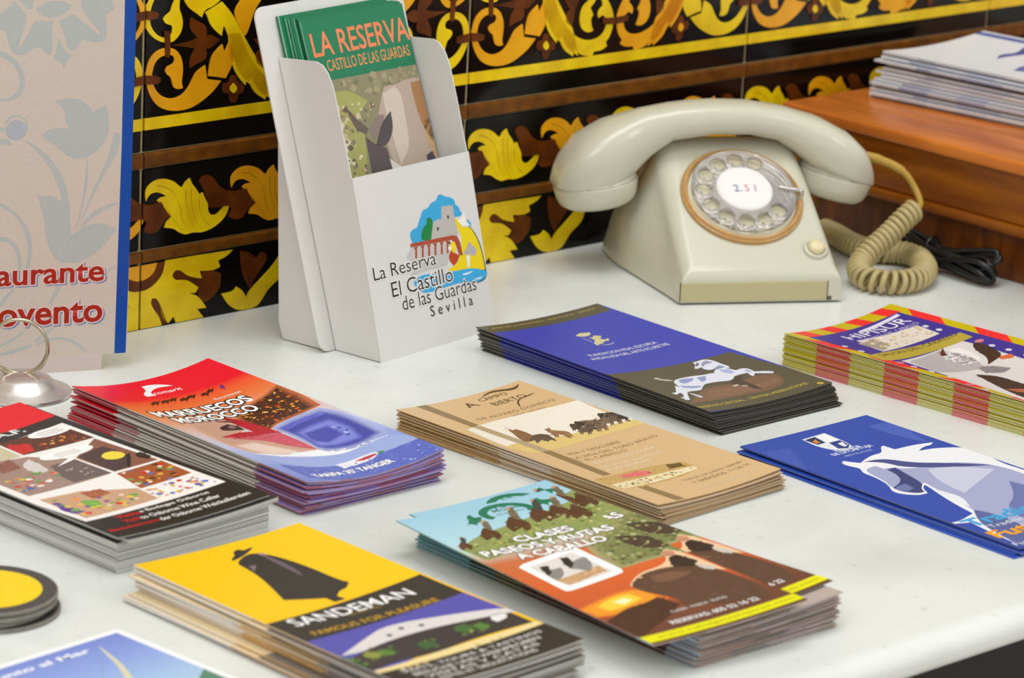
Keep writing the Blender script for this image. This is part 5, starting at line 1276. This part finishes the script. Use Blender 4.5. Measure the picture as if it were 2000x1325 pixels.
# green leaflets standing in the pocket
disp_rot = Matrix.Rotation(ha, 4, 'Z'); disp_loc = Vector((.1717, -.141, 0))
def stand(x_off, d0, angle, h, printed, k):
    up = lean(angle); nn = ex.cross(up).normalized()
    w, L, t = .098, .210, .00085
    o0 = ex * x_off + by * d0 + up * h
    base = disp_rot @ o0 + disp_loc
    lab = 'green nature reserve leaflet with a grazing cow photograph, frontmost in the white dispenser' if printed else 'green leaflet in the white dispenser, ' + ('rearmost' if k == NS - 1 else ORD[k + 1] + ' behind the front')
    grp = 'green leaflets in the dispenser'
    def slabv():
        V = []
        for dn in (0, -t):
            V += [nn * dn, ex * w + nn * dn, ex * w + up * L + nn * dn, up * L + nn * dn]
        return V
    F = [(0, 1, 2, 3), (7, 6, 5, 4), (0, 4, 5, 1), (1, 5, 6, 2), (2, 6, 7, 3), (3, 7, 4, 0)]
    me = mesh('sheet' if printed else 'leaflet', slabv(), F)
    rng = random.Random(k)
    g = hexc('1f7a55'); dk = hexc('0f4a34'); wt = hexc('9cc4b0')
    ca = me.color_attributes.new('Col', 'FLOAT_COLOR', 'CORNER')
    arr = []
    for p in me.polygons:
        c = g if p.index == 0 else (rng.choice([dk, wt, g, wt]) if p.index in (3, 5) else (hexc('4f9a7a') if p.index == 4 else hexc('c8c8c0')))
        arr += list(c) * len(p.vertices)
    ca.data.foreach_set('color', arr)
    me.materials.append(INK)
    if printed:
        o = thing('leaflet', lab, 'leaflet', base, ha, grp)
        link('sheet', me, o)
        for pn, pm in make_prints(ART['reserva'], 98, 210, lambda u, v, l: up * (L - v / 1000) + ex * (u / 1000) + nn * (l / 1000), None, .02):
            link(pn, pm, o)
    else:
        o = link('leaflet', me)
        tag(o, lab, 'leaflet', grp)
        o.location = base; o.rotation_euler = (0, 0, ha)
NS = 13
_rr = random.Random(5)
for k in range(NS):
    f = k / (NS - 1)
    stand(.012 - .0085 * f + (_rr.uniform(-.0012, .0012) if k else 0), .0120 + .0182 * f, 20.5 - 1.6 * f, .0032 + (_rr.uniform(0, .0012) if k else 0), k == 0, k)

# ------------------------------------------------------------------ rotary telephone
M_phone = mat('grey_ivory_plastic', 'cdcbb8', rough=.24, spec=.5, coat=.15, var=.03, scale=8)
M_seam = mat('seam_shadow_gap', '5a5844', rough=.6)
M_brass = mat('amber_ring', 'c89a5c', rough=.3, spec=.5, coat=.2, var=.15, scale=120)
M_plate = mat('dial_plate', 'e2dec4', rough=.4, spec=.4, var=.06)
M_label = mat('white_paper_label', 'eeeaea', rough=.5, spec=.25, var=.02)
M_metal = mat('finger_stop_metal', 'd4d2d0', rough=.2, metal=1.0)
M_knob = mat('ivory_knob', 'e2d6ac', rough=.3, spec=.5, var=.04)
def clear_mat():
    m = bpy.data.materials.new('clear_plastic')
    m.use_nodes = True
    nt = m.node_tree
    nt.nodes.remove(nt.nodes['Principled BSDF'])
    tr = nt.nodes.new('ShaderNodeBsdfTransparent'); tr.inputs[0].default_value = (.97, .96, .94, 1)
    gl = nt.nodes.new('ShaderNodeBsdfGlossy'); gl.inputs['Roughness'].default_value = .07
    df = nt.nodes.new('ShaderNodeBsdfDiffuse'); df.inputs[0].default_value = (.93, .89, .86, 1)
    fr = nt.nodes.new('ShaderNodeFresnel'); fr.inputs[0].default_value = 1.5
    nz = nt.nodes.new('ShaderNodeTexNoise'); nz.inputs['Scale'].default_value = 60
    mr = nt.nodes.new('ShaderNodeMapRange'); mr.inputs['To Min'].default_value = .22; mr.inputs['To Max'].default_value = .36
    m1 = nt.nodes.new('ShaderNodeMixShader'); m2 = nt.nodes.new('ShaderNodeMixShader')
    nt.links.new(nz.outputs[0], mr.inputs[0]); nt.links.new(mr.outputs[0], m1.inputs[0])
    nt.links.new(tr.outputs[0], m1.inputs[1]); nt.links.new(df.outputs[0], m1.inputs[2])
    nt.links.new(fr.outputs[0], m2.inputs[0]); nt.links.new(m1.outputs[0], m2.inputs[1]); nt.links.new(gl.outputs[0], m2.inputs[2])
    nt.links.new(m2.outputs[0], nt.nodes['Material Output'].inputs[0])
    return m
M_clear = clear_mat()
pa = R(-29)
phone = thing('rotary_telephone', 'ivory grey rotary dial telephone with handset resting on top', 'telephone', (.4756, -.1766, 0), pa)
S34, C34 = math.sin(R(34)), math.cos(R(34))
def psec(y, wb, wm, wt, zt, r, z0=.0015):
    """cross section of the body at depth y: left foot, left flank, rounded top corners, right"""
    pts = [(-wb / 2, z0), (-wb / 2 + .0008, .006)]
    zm = z0 + (zt - z0) * .40
    pts += [(-(wb * .5 + wm * .5) / 2, z0 + (zt - z0) * .2), (-wm / 2, zm), (-(wm * .40 + wt * .60) / 2, z0 + (zt - z0) * .62)]
    for k in range(6):
        a = R(180 - 18 * k)
        pts.append((-wt / 2 + r + r * math.cos(a), zt - r + r * math.sin(a)))
    full = pts + [(-x, z) for x, z in reversed(pts)]
    return [(x, y, z) for x, z in full]
secs = []
fy = lambda t: (.003 + t * C34, .023 + t * S34)
secs.append(psec(.0000, .1140, .1130, .1120, .0160, .004))
secs.append(psec(.0004, .1142, .1132, .1122, .0188, .005))
secs.append(psec(.0015, .1146, .1135, .1122, .0210, .006))
secs.append(psec(.0034, .1150, .1138, .1120, .0230, .0075))
for t in (.005, .02, .04, .06, .08, .1, .114):
    y, z = fy(t)
    g = t / .12
    wb = .1150 + .030 * g ** 1.1
    hip_ = max(0, min(1, (g - .25) / .6)); hip_ = hip_ * hip_ * (3 - 2 * hip_)
    secs.append(psec(y, wb, .1138 + .0215 * hip_, .1115 - .0075 * g, z, .0090 + .0065 * g * g))
secs.append(psec(.1015, .1440, .1368, .1030, .0895, .016))
secs.append(psec(.1080, .1450, .1372, .1015, .0898, .016))
secs.append(psec(.1200, .1460, .1370, .0990, .0850, .016))
secs.append(psec(.1330, .1450, .1360, .0990, .0740, .015))
secs.append(psec(.1450, .1420, .1320, .1020, .0560, .013))
secs.append(psec(.1540, .1360, .1260, .1040, .0340, .010))
body = fix_normals(obj('body', *loft(secs), M_phone, phone, smooth=62))
# base plate seam and a corner notch
box('base_plate', -.055, .055, .004, .150, 0, .0022, M_seam, phone)
M_aged_shaded = mat('aged_ivory_shaded_plate', 'bdb48c', rough=.35, spec=.4, var=.04, scale=10)  # yellower plastic, with the lip's dimmer light also put into the colour
box('front_plate', -.0565, .0460, -.0007, .0010, .0024, .0152, M_aged_shaded, phone, bevel=.0005)
box('corner_seam', -.0570, -.0566, -.0005, .0006, .002, .0155, M_seam, phone)
box('corner_seam', .0462, .0466, -.0005, .0010, .002, .0155, M_seam, phone)
box('notch', .0462, .0495, -.0005, .0012, .0022, .0046, M_seam, phone)
# dial group on the sloping face
def face_matrix(x, t, lift):
    y, z = fy(t)
    nrm = Vector((0, -S34, C34)); upv = Vector((0, C34, S34))
    p = Vector((x, y, z)) + nrm * lift
    return Matrix(((1, upv.x, nrm.x, p.x), (0, upv.y, nrm.y, p.y), (0, upv.z, nrm.z, p.z), (0, 0, 0, 1)))
def on_face(ob, x, t, lift):
    ob.matrix_local = face_matrix(x, t, lift)
    return ob
DT = .0645
ring_prof = [(.0375, -.002), (.0422, -.002), (.0428, .0006), (.0424, .0024), (.0412, .0030), (.0408, .0044), (.0394, .0050), (.0386, .0034), (.0376, .0016), (.0374, -.001)]
n_ = 72
V = []; F = []
for k in range(n_):
    a = 2 * math.pi * k / n_
    for r_, z_ in ring_prof:
        V.append((r_ * math.cos(a), r_ * math.sin(a), z_))
m_ = len(ring_prof)
for k in range(n_):
    for i in range(m_):
        F.append((k * m_ + i, ((k + 1) % n_) * m_ + i, ((k + 1) % n_) * m_ + (i + 1) % m_, k * m_ + (i + 1) % m_))
on_face(fix_normals(obj('dial_ring', V, F, M_brass, phone, smooth=50)), 0, DT, 0)
on_face(obj('dial_plate', *lathe([(.0376, -.001), (.0376, .0012), (.0370, .0014), (.0005, .0014)], 48), M_plate, phone, smooth=40), 0, DT, 0)
def holed_disc(name, rad, holes, hr, hring, depth, bev):
    cu = bpy.data.curves.new(name, 'CURVE')
    cu.dimensions = '2D'; cu.fill_mode = 'BOTH'; cu.extrude = depth; cu.bevel_depth = bev; cu.bevel_resolution = 2
    def circ(cx, cy, r, n):
        sp = cu.splines.new('POLY'); sp.points.add(n - 1); sp.use_cyclic_u = True
        for k in range(n):
            a = 2 * math.pi * k / n
            sp.points[k].co = (cx + r * math.cos(a), cy + r * math.sin(a), 0, 1)
    circ(0, 0, rad, 64)
    for a in holes:
        circ(hring * math.cos(R(a)), hring * math.sin(R(a)), hr, 20)
    o = bpy.data.objects.new(name, cu)
    COL.objects.link(o)
    me = bpy.data.meshes.new_from_object(o.evaluated_get(bpy.context.evaluated_depsgraph_get()))
    bpy.data.objects.remove(o); bpy.data.curves.remove(cu)
    me.polygons.foreach_set('use_smooth', [True] * len(me.polygons))
    me.set_sharp_from_angle(angle=R(30))
    return me
holes = [62 + 28.5 * k for k in range(10)]
wh = link('finger_wheel', holed_disc('finger_wheel', .0352, holes, .0066, .0278, .0008, .0012), phone, M_clear)
on_face(wh, 0, DT, .0066)
# small white number pips under the finger holes
for k, a in enumerate(holes):
    tx = text_mesh(str((k + 1) % 10), .0)
    V = [((p[0] - .3) * .006 + .0278 * math.cos(R(a)), (p[1] - .35) * .006 + .0278 * math.sin(R(a)), .0017) for p in tx[0]]
    on_face(obj('numeral', V, tx[1], mat('numeral_ink', '6a6648', rough=.5), phone), 0, DT, 0)
hub = on_face(obj('number_card', *lathe([(.0130, .0016), (.0190, .0060), (.0196, .0090), (.0188, .0100), (.0176, .0104), (.0005, .0112)], 48), M_label, phone, smooth=35), 0, DT, 0)
for s, x_, c_ in (('2', -.0085, '8a90b8'), ('.', -.0040, '9a98b8'), ('5', -.0012, 'd89ab0'), ('1', .0048, 'c890b4')):
    tx = text_mesh(s, 0)
    V = [(p[0] * .0085 + x_, p[1] * .0085 - .004, .0114) for p in tx[0]]
    on_face(obj('handwritten_number', V, tx[1], mat('pen_ink_' + c_, c_, rough=.6), phone), 0, DT, 0)
# finger stop
path = [Vector(p) for p in ((.0395, -.004, .002), (.0400, -.0035, .0075), (.0385, -.003, .0100), (.0320, -.0018, .0100), (.0250, .0006, .0096))]
on_face(fix_normals(obj('finger_stop', *tube(catmull(path, 5), lambda t: .0022 - .0010 * t, 8), M_metal, phone, smooth=60)), 0, DT, 0)
on_face(obj('button_collar', *lathe([(.0086, -.001), (.0086, .0010), (.0078, .0022), (.0066, .0024), (.0062, .0014), (.0005, .0014)], 32), M_phone, phone, smooth=35), .0415, .0165, 0)
on_face(obj('button', *lathe([(.0058, .0012), (.0058, .0040), (.0050, .0056), (.0030, .0063), (.0004, .0065)], 28), M_knob, phone, smooth=45), .0415, .0165, 0)
# cradle ears behind the dial face
for sgn in (-1, 1):
    box('cradle_ear', sgn * .038 - .008, sgn * .038 + .008, .1085, .1200, .080, .0925, M_phone, phone, bevel=.003, seg=3, smooth=40)
# handset: lofted bar with two cups
hand = thing('telephone_handset', 'ivory grey handset lying across the rotary telephone', 'handset', (.4756, -.1766, 0), pa)
top_pts = [(-.1215, .062), (-.119, .0725), (-.115, .0805), (-.105, .0929), (-.0876, .1035), (-.0627, .1116), (-.0375, .1161), (-.012, .1178), (.0139, .117), (.040, .1129), (.0667, .1052), (.0861, .0952), (.0983, .0842), (.1042, .0713), (.106, .0625)]
bot_pts = [(-.1215, .0590), (-.119, .0585), (-.115, .0580), (-.105, .0580), (-.0876, .0592), (-.0680, .0680), (-.0560, .0800), (-.0420, .0905), (-.012, .0948), (.0139, .0945), (.034, .0905), (.0480, .0815), (.0580, .0735), (.0700, .0692), (.0861, .0632), (.0983, .0600), (.1042, .0590), (.106, .0588)]
def interp(tab, x):
    for (a, b), (c, d) in zip(tab, tab[1:]):
        if a <= x <= c:
            return b + (d - b) * (x - a) / (c - a)
    return tab[0][1] if x < tab[0][0] else tab[-1][1]
xs = [-.1215, -.1205, -.119, -.117, -.115, -.110, -.105, -.0965, -.0876, -.080, -.073, -.068, -.062, -.056, -.049, -.042, -.03, -.012, .004, .0139, .025, .034, .041, .048, .053, .058, .064, .070, .078, .0861, .093, .0983, .1015, .1042, .1053, .106]
secs = []
for x in xs:
    zt = interp(top_pts, x); zb = interp(bot_pts, x)
    xc = x + .0077
    e = min(1, (abs(xc)) / .114)
    wbar = .0178
    if e > .42:
        s = min(1, (e - .42) / .28); s = s * s * (3 - 2 * s)
        wbar = .0178 + .0090 * s
    if e > .78:
        q = min(1, (e - .78) / .22)
        wbar *= math.sqrt(max(.10, 1 - .86 * q * q))
    sec = []
    for k in range(20):
        a = 2 * math.pi * k / 20
        c, s = math.cos(a), math.sin(a)
        pw = .72
        if s < 0 and e > .5:
            pw = .72 - .47 * min(1, (e - .5) / .2)
        yy = wbar * math.copysign(abs(c) ** pw, c)
        zz = (zt + zb) / 2 + (zt - zb) / 2 * math.copysign(abs(s) ** pw, s)
        sec.append((x, .098 + yy, zz))
    secs.append(sec)
fix_normals(obj('grip', *loft(secs), M_phone, hand, smooth=50))
def cap(cx, cz, tilt, rx):
    V, F = lathe([(.0262 * rx, .0085), (.0288 * rx, .0016), (.0292 * rx, .0012), (.0294 * rx, -.0004), (.0282 * rx, -.008), (.0262 * rx, -.0125), (.0225 * rx, -.0152), (.012, -.0162), (.0005, -.0163)], 40)
    V = [(x, y * .93, z) for x, y, z in V]
    o = fix_normals(obj('cap', V, F, M_phone, hand, smooth=40))
    o.location = (cx, .098, cz); o.rotation_euler = (0, R(tilt), 0)
    V, F = lathe([(.0291 * rx, .0011), (.0291 * rx, .0016)], 40)
    V = [(x, y * .93, z) for x, y, z in V]
    s = obj('cap_seam', V, F, M_seam, hand)
    s.location = (cx, .098, cz); s.rotation_euler = (0, R(tilt), 0)
cap(-.0920, .0612, -9, 1.0)
cap(.0800, .0645, 13, .93)

# ------------------------------------------------------------------ curly handset cord
M_cord = mat('curly_cord', 'bdac7a', rough=.4, spec=.4, var=.1, scale=90)
M_cord2 = mat('cord_sleeve', 'b8953f', rough=.45, spec=.35, var=.12, scale=90)
cord = thing('coiled_cord', 'beige curly telephone cord coiled on the marble beside the telephone', 'cord', (.60, -.18, 0))
def W2(ps):
    return [Vector(p) - Vector((.60, -.18, 0)) for p in ps]
straight = catmull(W2([(.606, -.126, .0762), (.614, -.136, .0765), (.622, -.149, .0742), (.630, -.161, .0680), (.6345, -.169, .0570), (.633, -.176, .0480), (.626, -.178, .0450)]), 8)
obj('straight_lead', *tube(straight, lambda t: .0036 if t < .30 else (.0031 if t < .48 else .0024), 10), M_cord2, cord, smooth=50)
ctr = catmull(W2([(.6250, -.1782, .0455), (.6130, -.1775, .0385), (.6000, -.1760, .0290), (.5860, -.1745, .0205), (.5745, -.1755, .0130), (.5650, -.1850, .0092), (.5610, -.1990, .0090), (.5700, -.2120, .0090), (.5900, -.2140, .0090), (.6120, -.2030, .0090), (.6290, -.1850, .0090), (.6370, -.1700, .0090), (.6330, -.1560, .0090), (.6230, -.1480, .0090), (.6210, -.1360, .0090), (.6250, -.1190, .0090), (.6330, -.1000, .0090), (.6360, -.0850, .0092)]), 14)
# resample by arc length and wind a helix round it
d = [0]
for a, b in zip(ctr, ctr[1:]):
    d.append(d[-1] + (b - a).length)
def at(s):
    for i in range(len(d) - 1):
        if d[i + 1] >= s:
            return ctr[i].lerp(ctr[i + 1], (s - d[i]) / max(1e-9, d[i + 1] - d[i]))
    return ctr[-1]
hel = []
ph = 0.0; s = 0.0; nrm = None
STEP = 15
while s < d[-1]:
    p = at(s); t = (at(min(s + .002, d[-1])) - at(max(s - .002, 0))).normalized()
    upv = Vector((0, 0, 1)); sd = t.cross(upv).normalized(); u2 = sd.cross(t).normalized()
    hel.append(p + (sd * math.cos(ph) + u2 * math.sin(ph)) * .0066)
    ph += 2 * math.pi / STEP
    loose = .0058 if .075 < s < .135 else .0044
    s += loose / STEP
obj('coil', *tube(hel, .0021, 7), M_cord, cord, smooth=60)

# black cable tied in a bundle
M_blk = mat('black_cable', '141416', rough=.35, spec=.5, var=.2)
cab = thing('cable_bundle', 'black cable folded into a tied bundle against the wooden box', 'cable', (.645, -.20, 0))
rng = random.Random(3)
pts = []
for k in range(9):
    za = .005 + .0022 * k; o_ = rng.uniform(-.003, .003)
    A_ = (.651 - .0022 * (k % 3), -.150 + rng.uniform(-.006, .006), .006 + .0024 * k)
    m1 = (.648 - .003 * (k % 4), -.178, .010 + .0010 * k)
    B_ = (.650 - .004 * (k % 3), -.226 - rng.uniform(0, .010), .0042 + .0028 * ((k * 5) % 8))
    B2 = (.643 - .003 * (k % 3), -.222 - rng.uniform(0, .006), .0042 + .0022 * ((k * 3) % 7))
    m2 = (.644 - .002 * (k % 3), -.180, .006 + .0014 * k)
    pts += [A_, m1, B_, B2, m2]
path = catmull([Vector(p) - Vector((.645, -.20, 0)) for p in pts], 8)
for p in path:
    p.z = max(p.z, .0026); p.x = min(p.x, .0185)
obj('cable', *tube(path, .0022, 7), M_blk, cab, smooth=60)
tie = [Vector((.0005 + .0085 * math.cos(2 * math.pi * k / 20), .0205, .0125 + .0105 * math.sin(2 * math.pi * k / 20))) for k in range(20)]
obj('tie', *tube(tie, .0014, 6, True), M_blk, cab, smooth=60)

# ------------------------------------------------------------------ wooden box and the brochures on it
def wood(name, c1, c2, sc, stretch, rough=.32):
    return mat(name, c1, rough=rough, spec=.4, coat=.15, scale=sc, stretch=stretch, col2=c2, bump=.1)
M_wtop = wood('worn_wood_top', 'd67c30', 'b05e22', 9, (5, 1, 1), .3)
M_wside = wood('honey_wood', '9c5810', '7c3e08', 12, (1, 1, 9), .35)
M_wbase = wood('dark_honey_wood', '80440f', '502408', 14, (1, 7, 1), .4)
wb = thing('wooden_box', 'reddish brown wooden box standing at the wall beside the telephone', 'box', (.83, -.22, 0))
def wpart(name, x0, x1, y0, y1, z0, z1, m, bev):
    o = box(name, x0 - .83, x1 - .83, y0 + .22, y1 + .22, z0, z1, m, wb, bevel=bev, seg=3, smooth=40)
    return o
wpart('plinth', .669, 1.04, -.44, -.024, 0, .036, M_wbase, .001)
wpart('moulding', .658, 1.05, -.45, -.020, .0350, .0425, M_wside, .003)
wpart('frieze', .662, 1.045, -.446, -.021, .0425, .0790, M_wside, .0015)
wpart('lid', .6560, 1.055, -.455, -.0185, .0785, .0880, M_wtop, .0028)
M_page = ink_mat('glossy_page', .3, .4)
pile('brochure_print', (.8100, -.163, 5.5, .130, .250, 13, .0024, .0030, 0, 0, .8110, -.160, 8.0), 'brochure', 'white brochure with blue drawing, topmost on the wooden box', 'white and blue edged brochure on the wooden box', 'white brochures on the wooden box',
     [(.12, 'dfe4f0'), (.2, '8a94c0'), (.3, 'c8cce0'), (.42, 'a4acd4'), (.6, 'd4d8e8'), (.75, '8e98c8'), (1, 'c4cae0')], [(1, 'd0d4e0')], [(1, 'dfe2ea')], 21, jit=.0022, rotj=.4, base_z=.0882, art=True, lift=(.1, .7), steps=[(0, 6, -.004, .002, 0)], fill=.8, nv=20)

# ------------------------------------------------------------------ coasters at the left front and a pen at the right
M_kraft = mat('grey_board_edge', '8c8880', rough=.7, spec=.15, var=.2, scale=120)
M_cyel = mat('yellow_print', 'f4cf14', rough=.4, spec=.3, var=.03)
M_cgrey = mat('dark_grey_rim_print', '4a4646', rough=.4, spec=.3, var=.05)
for k, (x, y, rz) in enumerate([(-.2672, -.3556, 10), (-.2712, -.3530, -14), (-.2690, -.3552, 22), (-.2682, -.3546, -4)]):
    top = k == 3
    c = thing('coaster', 'round yellow coaster with dark grey rim, topmost of the small stack' if top else 'round dark rimmed coaster in the small stack, ' + rank(k, 4), 'coaster', (x, y, k * .0028), R(rz), 'yellow coasters in a stack')
    V, F = lathe([(.0005, 0), (.0345, 0), (.0350, .0005), (.0350, .0020), (.0345, .0024), (.0005, .0024)], 44)
    obj('board', V, F, M_kraft, c, smooth=40)
    obj('rim_print', *lathe([(.0270, .0023), (.0344, .0023), (.0344, .00245), (.0270, .00245)], 44), M_cgrey, c)
    obj('face_print', *lathe([(.0005, .0023), (.0272, .0023), (.0272, .0025), (.0005, .0025)], 44), M_cyel, c)
M_pen = mat('black_pen', '10140f', rough=.3, spec=.5)
pen = thing('pen', 'black pen lying on the marble at the right beyond the striped magazines', 'pen', (.632, -.3900, 0), R(-35))
V, F = lathe([(.0006, -.070), (.0022, -.066), (.0046, -.055), (.0048, .060), (.0042, .068), (.0006, .070)], 16)
o = obj('barrel', [(z, x, y + .0049) for x, y, z in V], F, M_pen, pen, smooth=40)
box('clip', .022, .066, -.0010, .0010, .0094, .0110, M_metal, pen, bevel=.0004)

bpy.context.view_layer.update()
